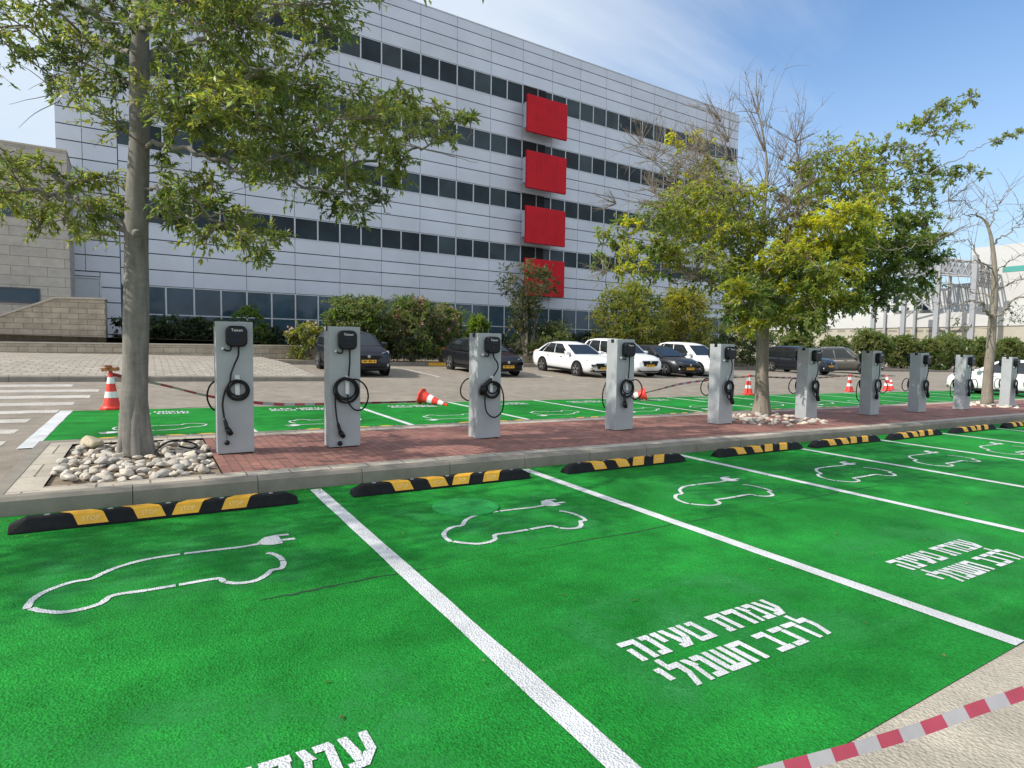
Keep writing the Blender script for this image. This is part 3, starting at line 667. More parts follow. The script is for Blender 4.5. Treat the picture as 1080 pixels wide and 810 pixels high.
def make_pillar(kind, bkind):
    root = thing('charging_pillar', 'x', 'charging pillar', group='electric car charging pillars on the brick island')
    b = MB(); w, d = PW/2, PD/2
    b.box(-w, w, -d, d, .012, PH)
    col = b.build('column', M['pillar'], root, bevel=.004)
    MB().box(-w+.02, w-.02, -d+.02, d-.02, 0, .012).build('foot_plate', M['black'], root)
    for s in (-1, 1):                                      # cut-out high on each narrow side, folded seam below it
        b = MB(); x = s*(w+.0015)
        b.prism([(-.045, PH-.055), (.02, PH-.055), (.02, PH+.0015), (-.045, PH+.0015)], x-.004, x, 'x'); b.build('cut_out', M['black'], root, fix=True)
        MB().box(*(sorted((x-s*.003, x))), .038, .044, .02, PH-.08).build('seam', M['grey_metal'], root)
    side_gear(root, kind); side_gear(root, bkind, True)
    return root
PROTO = [make_pillar(0, 1), make_pillar(1, 0), make_pillar(2, 3), make_pillar(3, 2), make_pillar(4, 3)]
ST = [(.843, 0), (2.085, 1), (4.133, 2), (6.697, 3), (9.21, 4), (11.95, 4), (14.44, 3), (16.70, 4), (19.18, 3), (22.2, 4), (24.4, 4)]
SL = ['grey charging pillar beside the heap of stones, its short cable in a neat coil',
 'grey charging pillar in front of the parked black car, wide coil and plug hanging low',
 'grey charging pillar in front of the black sedan, one big cable loop hanging',
 'grey charging pillar in front of the white cars, dangling cable loop on the right',
 'grey charging pillar just left of the yellowing tree and its stones',
 'grey charging pillar just right of the yellowing tree and its stones',
 'grey charging pillar with traffic cones showing on both sides of it',
 'grey charging pillar midway between the cones and the bare tree',
 'grey charging pillar just left of the bare tree trunk, loops of cable hanging',
 'grey charging pillar half hidden right behind the bare tree trunk',
 'grey charging pillar last in the row, cut by the right edge']
used = set()
YS = 7.36 + PD/2
for (x, k), lb in zip(ST, SL):
    o = PROTO[k] if k not in used else dup(PROTO[k]); used.add(k)
    o.location = (x, YS, float(gz(x, YS))+KH-.004); o['label'] = lb; o.rotation_euler = (0, 0, R(random.uniform(-1.2, 1.2)))

# ------------------------------------------------------------------ rubber wheel stops
STOPT = text_faces('STOP', .046)
def make_stop():
    root = thing('wheel_stop', 'x', 'wheel stop', group='striped rubber wheel stops along the kerb')
    prof = [(-.08, 0), (-.075, .02), (-.045, .095), (-.03, .105), (.03, .105), (.045, .095), (.075, .02), (.08, 0)]
    b = MB(); n = len(prof)
    xs = [(-1.0, .55), (-.985, .62), (-.90, 1.), (.90, 1.), (.985, .62), (1.0, .55)]
    for x, s in xs: b.add([(x, y*(.85+.15*s), z*s) for y, z in prof], [])
    fs = [(i*n+j, i*n+(j+1) % n, (i+1)*n+(j+1) % n, (i+1)*n+j) for i in range(len(xs)-1) for j in range(n)]
    b.f = fs + [tuple(range(n)), tuple((len(xs)-1)*n+j for j in range(n))]; b.m = [0]*len(b.f)
    b.build('rubber_body', M['rubber'], root, bevel=.008, fix=True)
    for k, x in enumerate((-.58, -.2, .2, .56)):
        sk = -.17 if k < 2 else .17                      # slanting yellow bands, leaning to the middle
        b = MB(); hw = .095
        pr = [(-.0765, .021), (-.047, .097), (-.031, .107), (.031, .107), (.047, .097), (.0765, .021)]
        for y, z in pr:
            t = (.0765-y)/.153; o = -sk*(t-.5); b.v += [(x-hw+o, y, z+.0012), (x+hw+o, y, z+.0012)]
        b.c = [(1, 1, 1)]*len(b.v); b.f = [(2*i, 2*i+1, 2*i+3, 2*i+2) for i in range(len(pr)-1)]; b.m = [0]*len(b.f)
        band = b.build('yellow_band', M['yellow'], root, fix=True)
        vs, fs = STOPT; nrm = np.array([0, -.076, .029]); nrm /= np.linalg.norm(nrm); upv = np.array([0, .029, .076]); upv /= np.linalg.norm(upv)
        c0 = np.array([x-sk*.40, -.0615, .0605])+nrm*.0035
        MB().add([tuple(c0+np.array([vx, 0, 0])+upv*vy) for vx, vy, vz in vs], fs).build('stop_lettering', M['yellow_txt'], band)
    for x in (-.78, -.39, 0, .39, .78): MB().lathe([(.02, .1045), (.02, .1075), (.012, .1075)], 12, centre=(x, 0, 0)).build('bolt', M['steel'], root)
    return root
ws0 = make_stop()
WX = [.12, 2.62, 5.13, 7.8, 10.05, 12.4, 14.85, 17.3, 19.75, 22.2, 24.65]
WL = ['in the nearest bay, below the left tree', 'in the second near bay, below the second pillar', 'in the third near bay, below the third and fourth pillars', 'in the fourth near bay, below the fourth and fifth pillars', 'in the fifth near bay, below the yellowing tree', 'in the sixth near bay, just right of the yellowing tree', 'in the seventh near bay, below the cones', 'in the eighth near bay, left of the bare tree', 'in the ninth near bay, below the bare tree', 'in the tenth near bay, right of the bare tree', 'in the last near bay at the right edge']
for i, (x, l) in enumerate(zip(WX, WL)):
    o = ws0 if i == 0 else dup(ws0); y = 5.50 + .012*x if i < 4 else 5.56
    o.location = (x, y, float(gz(x, y))+.008); o.rotation_euler = (0, math.atan(.0161), R(random.uniform(-.6, .6)+.6)); o['label'] = 'striped wheel stop '+l
for i in range(9):
    c = .5*(FB[i]+FB[i+1]); o = dup(ws0); y = FY+.32
    o.location = (c, y, float(gz(c, y))+.008); o.rotation_euler = (0, -math.atan(.0161), R(180))
    o['label'] = f'wheel stop in the {FARN[i]} bay from left, row behind the island'; o['group'] = 'wheel stops of the far bays behind the island'

# ------------------------------------------------------------------ stones round the trees
pebs = []
def stone_mesh(seed, name='river_stone'):
    import bmesh
    r_ = np.random.default_rng(seed); bm = bmesh.new(); bmesh.ops.create_icosphere(bm, subdivisions=3, radius=1.)
    ph = r_.uniform(0, 6.28, 9); sc = r_.uniform(.7, 1.25, 3); sc[2] *= .66; cuts = [(Vector(r_.normal(0, 1, 3)).normalized(), r_.uniform(.55, .85)) for _ in range(9)]
    for v in bm.verts:
        c = v.co; d = 1 + .13*math.sin(2.1*c.x+ph[0])*math.cos(1.7*c.y+ph[1]) + .09*math.sin(3.1*c.z+ph[2]+2*c.x) + .06*math.sin(5*c.y+ph[3]) + .05*math.sin(7*c.x+ph[4])*math.sin(6*c.z+ph[5])
        q = c.normalized()*d
        for nn, dd in cuts:
            h = q.dot(nn)-dd
            if h > 0: q = q - nn*h*.92
        v.co = Vector((q.x*sc[0], q.y*sc[1], q.z*sc[2]))
    t = r_.uniform(.72, 1.22); warm = r_.uniform(-.06, .10)
    me = bpy.data.meshes.new(name); bm.to_mesh(me); bm.free(); me.materials.append(M['pebble']); me.polygons.foreach_set('use_smooth', [True]*len(me.polygons))
    a = me.color_attributes.new('Col', 'FLOAT_COLOR', 'POINT'); cc = (t*(1+warm), t*(1+warm*.15), t*(1-warm), 1.)
    a.data.foreach_set('color', list(cc)*len(me.vertices)); return me
SM = [stone_mesh(50+i) for i in range(18)]
def stone_bed(cx, cy, rx, ry, n, lo, hi, trunk, label, group, seed, hmax=.045, layers=True):
    r_ = np.random.default_rng(seed); put = []
    tries = 0
    while len(put) < n and tries < 30000:
        tries += 1
        u_, v_ = r_.uniform(-1, 1), r_.uniform(-1, 1); x = cx+rx*u_; y = cy+ry*v_
        if abs(u_)**3.2+abs(v_)**3.2 > 1+r_.normal(0, .1): continue
        s = r_.uniform(lo, hi)
        if math.hypot(x-trunk[0], y-trunk[1]) < trunk[2]+s*.7: continue
        lift = 0
        near = [p for p in put if math.hypot(p[0]-x, p[1]-y) < (p[2]+s)*.78]
        if near:
            if not layers or r_.uniform() > .25 or len(near) > 3 or len(put) < n*.55: continue
            lift = max(p[3] for p in near)+s*.55
            if lift > hmax: continue
        put.append((x, y, s, lift))
    for x, y, s, lift in put:
        o = bpy.data.objects.new('river_stone', SM[r_.integers(len(SM))]); COL.objects.link(o)
        o.location = (x, y, float(gz(x, y))+KH-.02+s*.35+lift); o.scale = (s, s*r_.uniform(.8, 1.15), s*r_.uniform(.85, 1.1)); o.rotation_euler = (r_.uniform(-.3, .3), r_.uniform(-.3, .3), r_.uniform(0, 6.28))
        tag(o, label, 'stone', group)
stone_bed(-.09, 7.44, .69, 1.10, 200, .034, .068, (-.13, 7.80, .20), 'pale river stone heaped round the foot of the left tree', 'pale river stones round the left tree', 3)
stone_bed(10.9, 7.55, 1.3, .85, 78, .050, .085, (11.67, 8.36, .19), 'pale river stone scattered round the foot of the yellowing tree', 'pale river stones round the yellowing tree', 5)
stone_bed(21.9, 7.7, .9, .6, 25, .06, .10, (22.25, 8.0, .18), 'stone lying round the foot of the bare tree', 'stones round the bare tree', 9)
bo = bpy.data.objects.new('boulder', stone_mesh(99, 'boulder')); COL.objects.link(bo); bo.data.materials[0] = M['boulder']
bo.location = (-.56, 8.28, float(gz(-.56, 8.28))+KH+.07); bo.scale = (.115, .105, .16); bo.rotation_euler = (.2, .1, .6)
tag(bo, 'large pale boulder, the biggest stone, behind the heap at the left tree', 'boulder')

# ------------------------------------------------------------------ cones, brick, tape
def make_cone(h=.75):
    root = thing('traffic_cone', 'x', 'traffic cone', group='red and white traffic cones')
    b = MB(); q = [( .21*math.cos(R(22.5+45*k)), .21*math.sin(R(22.5+45*k))) for k in range(8)]
    b.prism(q, 0, .045, 'z'); b.build('base', M['orange'], root, bevel=.01)
    rr = lambda t: .145 + (.032-.145)*t
    seg = [(0, .27), (.27, .44), (.44, .66), (.66, .84), (.84, 1.)]
    for i, (a, c) in enumerate(seg):
        z = lambda t: .045+(h-.045)*t
        pr = [(rr(a)+(.003 if i % 2 else 0), z(a)), (rr(c)+(.003 if i % 2 else 0), z(c))]
        if i == 0: pr = [(.165, .046), (.15, .07)] + pr[1:]
        if i == 4: pr += [(.022, h+.002)]
        MB().lathe(pr, 24).build('reflective_band' if i % 2 else 'cone_body', M['cone_white'] if i % 2 else M['orange'], root, smooth=False)
    return root
cn0 = make_cone()
CN = [(-.62, 14.05, 0, 'red and white traffic cone with a clay brick on top, left behind the big tree'),
      (18.93, 14.15, 0, 'red and white traffic cone just left of the yellowing tree trunk'),
      (26.1, 14.4, 0, 'red and white traffic cone left of the seventh pillar at the far bays'),
      (29.2, 14.4, 0, 'red and white traffic cone close to the right side of the seventh pillar'),
      (30.6, 14.9, 0, 'small red cone, rightmost of the cones beyond the seventh pillar')]
for i, (x, y, rz, l) in enumerate(CN):
    o = cn0 if i == 0 else dup(cn0); o.location = (x, y, float(gz(x, y))+.002); o.rotation_euler = (0, 0, R(17*i)); o['label'] = l
    if i == 4: o.scale = (.8, .8, .72)
o = dup(cn0); o.location = (5.72, 13.62, float(gz(5.7, 13.6))+.21); o.rotation_euler = (R(8), R(90+16), R(-42)); o['label'] = 'toppled red and white cone lying on the green between second and third pillars'
o = dup(cn0); o.location = (12.75, 13.1, float(gz(12.7, 13.1))+.21); o.rotation_euler = (R(4), R(90+15), R(145)); o['label'] = 'toppled red cone lying on the green right of the fourth pillar'
br = MB().box(-.14, .14, -.06, .06, 0, .07).build('brick', M['clay'], bevel=.006); br.location = (-.62, 14.05, float(gz(-.62, 14.05))+.756); br.rotation_euler = (0, R(-4), R(-25)); tag(br, 'brown clay brick balanced on top of the left traffic cone', 'brick')
b = MB().box(-.09, .09, -.07, .07, 0, .09); br2 = b.build('brick', M['clay'], bevel=.006); br2.location = (-.66, 14.0, float(gz(-.62, 14.05))+.828); br2.rotation_euler = (0, R(3), R(20)); br2.scale = (.7, .7, .5); tag(br2, 'broken piece of brick on top of the whole brick on the left cone', 'brick')
def tape(pts, width, label, tilt=0., stripe=.11, n=10, twist=.5, group=None):
    """barrier tape: a thin ribbon cut into red and white stretches, slowly twisting"""
    P = smooth_path(pts, n); s = np.concatenate([[0], np.cumsum(np.linalg.norm(np.diff(P, axis=0), axis=1))])
    Lg = s[-1]; m = max(4, int(Lg/(stripe/2))); t = np.linspace(0, Lg, m+1)
    Q = np.stack([np.interp(t, s, P[:, i]) for i in range(3)], 1); T = np.gradient(Q, axis=0); T /= np.linalg.norm(T, axis=1)[:, None]
    b = MB()
    for i in range(m+1):
        side = np.cross(T[i], [0, 0, 1.]); side /= np.linalg.norm(side)+1e-9; u = np.cross(side, T[i])
        a = tilt + twist*math.sin(t[i]*1.3) ; wv = (math.cos(a)*u + math.sin(a)*side)*width/2
        b.v += [tuple(Q[i]-wv), tuple(Q[i]+wv)]
    b.c = [(1, 1, 1)]*len(b.v); b.f = [(2*i, 2*i+1, 2*i+3, 2*i+2) for i in range(m)]; b.m = [(i//2) % 2 for i in range(m)]
    o = b.build('barrier_tape', [M['tape_red'], M['tape_white']]); tag(o, label, 'barrier tape', group)
    sol = o.modifiers.new('Solidify', 'SOLIDIFY'); sol.thickness = .0006
    return o
gp = lambda x, y, h: (x, y, float(gz(x, y))+h)
a0, a1, a2 = at(775, 824, 1.73), at(880, 796, 1.78), at(1062, 737, 1.90)
tape([at(500, 925, 1.62), at(590, 890, 1.65), at(690, 852, 1.69), a0, a1, at(971, 769, 1.84), a2, at(1230, 690, 2.1), gp(3.6, .2, .06), gp(4.2, .0, .012)], .038, 'red and white barrier tape crossing the lower right corner', tilt=-.7, stripe=.082, twist=.15)
tape([gp(-.62, 14.05, .70), gp(.3, 14.2, .45), gp(1.3, 14.15, .18), gp(2.6, 13.98, .03), gp(4.2, 13.95, .03), gp(5.9, 13.9, .04), gp(6.2, 13.75, .05)], .07, 'slack barrier tape trailing from the brick-topped cone to the toppled cone', tilt=.3, stripe=.22, group='barrier tape along the far bays')
tape([gp(12.4, 13.3, .12), gp(14, 13.9, .25), gp(16, 14.3, .45), gp(18.93, 14.15, .68)], .07, 'slack barrier tape between fourth pillar and the yellowing tree', tilt=.3, stripe=.22, group='barrier tape along the far bays')
tape([gp(18.93, 14.15, .70), gp(21., 14.3, .62), gp(23.5, 14.4, .60), gp(26.1, 14.4, .70)], .07, 'barrier tape strung between the cones right of the yellowing tree', tilt=.1, stripe=.22, group='barrier tape along the far bays')
tape([gp(26.1, 14.4, .70), gp(27.6, 14.45, .6), gp(29.2, 14.4, .70)], .07, 'barrier tape strung between the two cones beside the seventh pillar', tilt=.1, stripe=.22, group='barrier tape along the far bays')

hz = lambda x, y, h: (x, y, float(gz(x, y))+KH+h)
h_ = MB().tube(smooth_path([hz(.05, 7.45, .06), hz(.12, 7.62, .10), hz(.22, 7.75, .12), hz(.38, 7.78, .10), hz(.47, 7.70, .06), hz(.40, 7.60, .05), hz(.28, 7.62, .08)], 6), .011, 6).build('irrigation_hose', M['cable'], smooth=True)
tag(h_, 'thin black irrigation hose curled over the stones beside the left trunk', 'hose')

# dry leaves blown along the island and the kerb
b = MB(); lr = np.random.default_rng(77)
for k in range(620):
    if k < 330: x, y, h = lr.uniform(-1., 22.), lr.uniform(KY+.1, FY-.1), KH
    elif k < 520: x, y, h = abs(lr.normal(0, 7))-1, KY-abs(lr.normal(0, .25))-.02, .009
    else: x, y, h = lr.uniform(-3, 14), lr.uniform(1.3, 5.8), .0135
    a = lr.uniform(0, 6.28); l = lr.uniform(.018, .04); w_ = l*lr.uniform(.3, .5); c_, s_ = math.cos(a), math.sin(a); z = float(gz(x, y))+h+.003; t = lr.uniform(.5, 1.4)
    b.col = (.20*t, .145*t*lr.uniform(.8, 1.3), .05*t)
    b.add([(x, y, z), (x+c_*l*.5-s_*w_/2, y+s_*l*.5+c_*w_/2, z+lr.uniform(.001, .008)), (x+c_*l, y+s_*l, z+lr.uniform(0, .008)), (x+c_*l*.5+s_*w_/2, y+s_*l*.5-c_*w_/2, z+lr.uniform(.001, .008))], [(0, 3, 2, 1)])
tag(b.build('fallen_leaves', M['leaf'], colors=True), kind='stuff', label='small dry leaves scattered on the brick island and along the kerb')
# ------------------------------------------------------------------ office building (its own frame: x along the facade, y into the building, z up)
FB_Y, PSI = 31.066*1.17, .0246
office = thing('office_building', 'long five-storey office building clad in grey metal panels with ribbon windows and four red boxes', 'office building', (0, FB_Y, 0), PSI)
U0, U1, ZR, PT = -3.52, 47.3, 23.07, 2.62
seam0 = 20.55 - 2.62*8                                       # -.41
seams = [seam0 + PT*k for k in range(0, 19) if seam0+PT*k < U1-.4]
BANDS = [(18.67, 20.02), (14.89, 16.17), (11.23, 12.49), (7.51, 8.73)]
GF = (1.05, 4.31); WL0 = -1.05
rows_between = [[20.02, 20.86, 21.61, 22.42, ZR], [16.17, 17.09, 17.89, 18.67], [12.49, 13.41, 14.13, 14.89], [8.73, 9.62, 10.44, 11.23], [4.31, 5.15, 5.97, 6.70, 7.51]]
b = MB()
b.box(U0, U1, .03, 16., -1., ZR-.02, 1)                       # core of the building, dark where it shows in the joints
cols = [WL0] + [s for s in seams if s > WL0+.3] + [U1]
def panel(x0, x1, z0, z1, g=.012, gz_=.028):
    t = random.uniform(.95, 1.04); b.col = (t, t, t*random.uniform(.99, 1.01)); b.box(x0+g, x1-g, -.03, .031, z0+gz_, z1-gz_, 0); b.col = (1, 1, 1)
for rws in rows_between:
    for i in range(len(rws)-1):
        for k in range(len(cols)-1): panel(cols[k], cols[k+1], rws[i], rws[i+1])
zl = [.2, 1.0, 1.75, 2.55, 3.35, 4.1, 4.85, 5.65, 6.4, 7.15, 7.95, 8.7, 9.5, 10.25, 11.05, 11.8, 12.6, 13.4, 14.2, 15., 15.8, 16.6, 17.4, 18.2, 19., 19.8, 20.6, 21.4, 22.2, ZR]
for i in range(len(zl)-1):
    if zl[i+1] > 3.36 and zl[i] < 4.4:                       # beside the grey door
        if True: panel(-1.92, WL0-.02, zl[i], zl[i+1])
    else:
        panel(-2.5, WL0-.02, zl[i], zl[i+1]); panel(U0, -2.5, zl[i], zl[i+1])
panel(-3.27, -1.93, 4.6, 4.85)
panel(U0, -3.28, 3.35, 4.85)
for z0, z1 in BANDS: b.box(U0+2.47, U1-.02, -.045, .03, z0-.035, z0+.03, 2)          # sill rail under every ribbon
b.box(U0, U1+.02, -.05, 16., ZR-.02, ZR+.05, 2)
for k in range(20): b.box(U1-.0, U1+.03, .8*k+.02, .8*k+.78, 0, ZR-.1, 0)
b.build('wall', [M['panel'], M['joint'], M['frame']], office, colors=True)
# every ribbon window is a window of its own: a dark pane, a light mullion on its right and a head rail
wins = []
hw = PT/2
xs = [WL0] + [seam0 + hw*k for k in range(0, 38) if seam0+hw*k < U1-.3 and seam0+hw*k > WL0+.2] + [U1-.25]
for zi, (z0, z1) in enumerate(BANDS + [GF]):
    for k in range(len(xs)-1): wins.append((zi, k, xs[k], xs[k+1], z0, z1))
def win_geo(b, zi, k, x0, x1, z0, z1):
    lit = random.uniform(-.01, .01)
    y = -.012
    b.add([(x0+.04, y+random.uniform(-.004, .004), z0+.03), (x1-.04, y+random.uniform(-.004, .004), z0+.03), (x1-.04, y+random.uniform(-.004, .004), z1-.03), (x0+.04, y+random.uniform(-.004, .004), z1-.03)], [(0, 1, 2, 3)], 1 if zi == 4 else (3 if random.random() < .34 else 0))
    b.box(x1-.04, x1+.04, -.05, .029, z0+.031, z1-.001, 2)
    b.box(x0+.041, x1-.041, -.035, .029, z1-.05, z1-.002, 2)
    if zi == 4: b.box(x0+.041, x1-.041, -.03, .029, 2.81, 2.87, 2)
seen = sorted(wins, key=lambda q: -((-1 if q[0] != 4 else .2)*q[2] - (q[0] == 0)*4 - (q[2] < 6)*30*(q[0] != 4) - (q[2] > 34)*40 - (q[0] == 4)*14))
for i, q in enumerate(seen[:100]):
    b = MB(); win_geo(b, *q); b.build('window', [M['glass_dark'], M['glass_low'], M['frame'], M['glass_mid']], office)
b = MB()
for q in seen[100:]: win_geo(b, *q)
tag(b.build('window', [M['glass_dark'], M['glass_low'], M['frame'], M['glass_mid']], office), kind='stuff')
for i, (z0, z1) in enumerate(((16.47, 19.02), (12.62, 15.2), (8.80, 11.38), (5.10, 7.72))):
    b = MB().box(23.28, 26.1, -.86, -.035, z0+.55, z1-.25); bx_ = b.build('balcony_box', M['panel'], office, colors=True)
    b = MB().box(22.93, 26.45, -1.05, -.862, z0, z1); b.build('red_board', M['red'], bx_, bevel=.03)
    b = MB()
    for x in (23.8, 24.69, 25.57): b.box(x-.008, x+.008, -1.056, -1.05, z0+.04, z1-.04)
    b.build('board_joint', plain('red_joint', (.25, .008, .014), .6), bx_)
    zz = BANDS[i]; b = MB().box(23.22, 25.2, -.05, -.013, zz[0]+.02, zz[1]-.02); b.build('painted_recess_shade', M['recess_shade'], office)  # flat black slab on the facade, the recess's shade painted in
b = MB().box(-3.2, -1.95, -.06, .0, .9, 4.5); dr = b.build('door', M['door_grey'], office, bevel=.01)
b = MB().box(-3.28, -3.202, -.09, .0, .9, 4.58).box(-1.948, -1.87, -.09, .0, .9, 4.58).box(-3.2, -1.95, -.09, .0, 4.502, 4.58); b.build('door_frame', M['frame'], dr)
# ------------------------------------------------------------------ stone wing to the left
wing = thing('stone_wing', 'pale stone-clad low wing with slot windows left of the metal-clad offices', 'building', (0, FB_Y, 0), PSI)
b = MB().box(-30, -2.94, -3., 12, -1, 9.75); b.build('wall', M['stone_clad'], wing)
MB().box(-30, -2.92, -3.02, 12, 9.75, 9.83).build('coping', M['cap'], wing)
for (xa, xb, z0, z1) in ((-9.5, -4.08, 3.08, 3.62), (-9., -4.2, 6.75, 7.3)):
    wn = MB().box(xa, xb, -3.01, -3., z0, z1).build('window', M['glass_low'], wing)
    bf = MB(); bf.box(xa-.06, xb+.06, -3.04, -3.002, z1, z1+.06).box(xa-.06, xb+.06, -3.04, -3.002, z0-.06, z0).box(xa-.06, xa, -3.04, -3.002, z0, z1).box(xb, xb+.06, -3.04, -3.002, z0, z1).box(-6.3, -6.24, -3.03, -3.011, z0, z1)
    bf.build('window_frame', M['joint'], wn)
# stone stair wall and low wall in front
sw = thing('stair_wall', 'stone wall with a sloping left end shielding the stairs before the wing', 'wall', (0, 31.6, 0))
p1 = at_y(110.5, 316, 31.6); p2 = at_y(58, 315, 31.6); p3 = at_y(-40, 347, 31.6)
b = MB().prism([(p3[0], .5), (p1[0], .5), (p1[0], p1[2]), (p2[0], p2[2]), (p3[0], p3[2])], 0, 1.6, 'y'); b.build('stone_face', M['stone'], sw, fix=True)
b = MB()
for A_, B_ in (((p3[0], p3[2]), (p2[0], p2[2])), ((p2[0], p2[2]), (p1[0]+.04, p1[2]))):
    b.prism([(A_[0], A_[1]+.003), (B_[0], B_[1]+.003), (B_[0], B_[1]+.08), (A_[0], A_[1]+.08)], -.04, 1.64, 'y')
b.build('coping', M['cap'], sw, fix=True)
lw = thing('low_wall', 'knee-high wall of cut stone blocks along the back of the forecourt', 'wall', (0, 30.2, 0))
pa = at_y(100, 361.5, 30.2)
MB().box(-18, 8.9, 0, .32, .3, pa[2]-.06).build('stone_face', M['stone'], lw)
MB().box(-18, 8.92, -.03, .35, pa[2]-.058, pa[2]).build('coping', M['cap'], lw, bevel=.01)
lw2 = thing('bed_wall', 'low pale stone wall in the planting behind the parked cars', 'wall', (0, 29.4, 0))
for k in range(14):
    x0 = 13.5 + k*2.6; b = MB().box(x0, x0+2.595, 0, .3, float(gz(x0, 29.4))-.1, float(gz(x0, 29.4))+.62); b.build('stone_face', M['stone'], lw2)

# ------------------------------------------------------------------ white complex far right, beyond the end of the car park
X0 = 125.                                              # its long side faces the car park across the row, so the afternoon sun reaches it
def plane(u, v, off=0.):
    d, _ = sight(u, v); return d*((X0+off)/d[0]) + np.array([0, 0, EYE])
base = plane(900, 371)
def wc(u, v, off=0.):
    q = plane(u, v, off); return float(base[1]-q[1]), float(q[2])
comp = thing('white_complex', 'large white industrial building on a cream base wall behind the bushes, right', 'building', (base[0], base[1], 0), R(-90))
def blk(name, u0, v0, u1, v1, y0, y1, mat, parent=comp, d=0., zb=None):
    a, z1 = wc(u0, v0, d); c, z0 = wc(u1, v1, d)
    return MB().box(a, c, y0, y1, z0 if zb is None else zb, z1).build(name, mat, parent)
blk('base_wall', 780, 340, 1300, 400, -2.5, 0, M['cream_wall'], zb=-4)
blk('coping', 780, 338, 1300, 340, -2.7, .0, M['white_wall'])
x0, zt0 = wc(790, 322); x1, zt1 = wc(1006, 303); 
b = MB().prism([(x0, -3), (x1, -3), (x1, zt1), (x0, zt0)], .02, 14, 'y'); b.build('wall', M['white_wall'], comp, fix=True)
blk('main_block', 1029, 262.5, 1330, 345, -1.2, 26, M['white_wall'], zb=-3)
blk('grey_tower', 1006, 300, 1028.6, 340, -.6, 10, plain('grey_cladding', (.38, .41, .43), .5, var=.12), zb=-3)
b = MB()
for k in range(17):
    u = 826+k*11.; a, z1 = wc(u, 323-k*1.1); b.box(a-.05, a+.05, -.02, .018, -2, z1-.3)
for v in (327, 333): a, z = wc(826, v); c, _ = wc(1005, v); b.box(a, c, -.03, -.021, z-.06, z+.06)
b.build('panel_joint', plain('pale_joint', (.45, .46, .46), .8), comp)
for u, v in ((945, 316), (945, 326), (935, 326), (969, 313), (969, 322), (976, 325), (900, 329)):
    a, z = wc(u, v); MB().box(a-.5, a+.5, -.05, .015, z-.7, z+.7).build('window', M['glass_dark'], comp)
a, z = wc(967, 334); MB().box(a-3.5, a+3.2, -.4, .01, z-1.2, z+1.2).build('loading_bay', plain('bay_dark', (.16, .16, .15), .8), comp)
for k in range(18):
    a, z = wc(800+k*13.5, 349.5)
    MB().box(a-.8, a+.8, -2.52, -2.495, z-.22, z+.22).build('wall_slot', plain('slot_dark', (.22, .2, .17), .9), comp)
a, z = wc(1073, 284); MB().box(a-1.6, a+2.6, -1.26, -1.2, z-.45, z+.45).build('sign_board', M['teal'], comp)
a, z = wc(1046, 300); MB().box(a-.05, a+.05, -1.24, -1.2, -1, z+5).build('wall_joint', M['steel'], comp)
# steel frame with lattice roof in front of it
can = thing('steel_canopy', 'tall steel frame with a curved lattice roof before the white building', 'canopy', (base[0], base[1], 0), R(-90))
PO = [(922.5, 311), (954.5, 301.5), (991, 275), (1029.5, 269)]
for i, (u, v) in enumerate(PO):
    a, z = wc(u, v, -10.); MB().box(a-.35, a+.35, -10.3, -9.7, -4, z).build('post', M['steel'], can)
    if i < 3: a2, z2 = wc(u+12, v+5, -3.); MB().box(a2-.2, a2+.2, -3.2, -2.8, -3, z2).build('post', M['steel'], can)
b = MB(); (xa, za), (xb, zb_) = wc(938, 281, -10.), wc(1030, 271, -10.); n = 14
for yy in (-10., -3.):
    for k in range(n):
        t0, t1 = k/n, (k+1)/n; bow = lambda t: 1.8*math.sin(math.pi*min(1, .25+.75*t))-.9
        P0 = (xa+(xb-xa)*t0, yy, za+(zb_-za)*t0+bow(t0)); P1 = (xa+(xb-xa)*t1, yy, za+(zb_-za)*t1+bow(t1))
        Q0 = (P0[0], yy, P0[2]-2.4); Q1 = (P1[0], yy, P1[2]-2.4)
        for A_, B_ in ((P0, P1), (Q0, Q1), (P0, Q1), (Q0, P1), (P0, Q0)): b.tube([A_, B_], .15, 5)
for k in range(n+1):
    t = k/n; bow = 1.8*math.sin(math.pi*min(1, .25+.75*t))-.9; z = za+(zb_-za)*t+bow
    b.tube([(xa+(xb-xa)*t, -10, z), (xa+(xb-xa)*t, -3, z)], .13, 5); b.tube([(xa+(xb-xa)*t, -10, z-2.4), (xa+(xb-xa)*t, -3, z-1.2)], .13, 5)
b.build('lattice_roof', M['steel'], can)
b = MB()
for (u0, v0, u1, v1) in ((955, 302, 991, 335), (991, 302, 955, 335), (991, 290, 1029, 292), (955, 312, 991, 310), (940, 300, 991, 284)):
    a, z = wc(u0, v0, -10.); c, z2 = wc(u1, v1, -10.); b.tube([(a, -10, z), (c, -10, z2)], .15, 5)
b.build('brace', M['steel'], can)

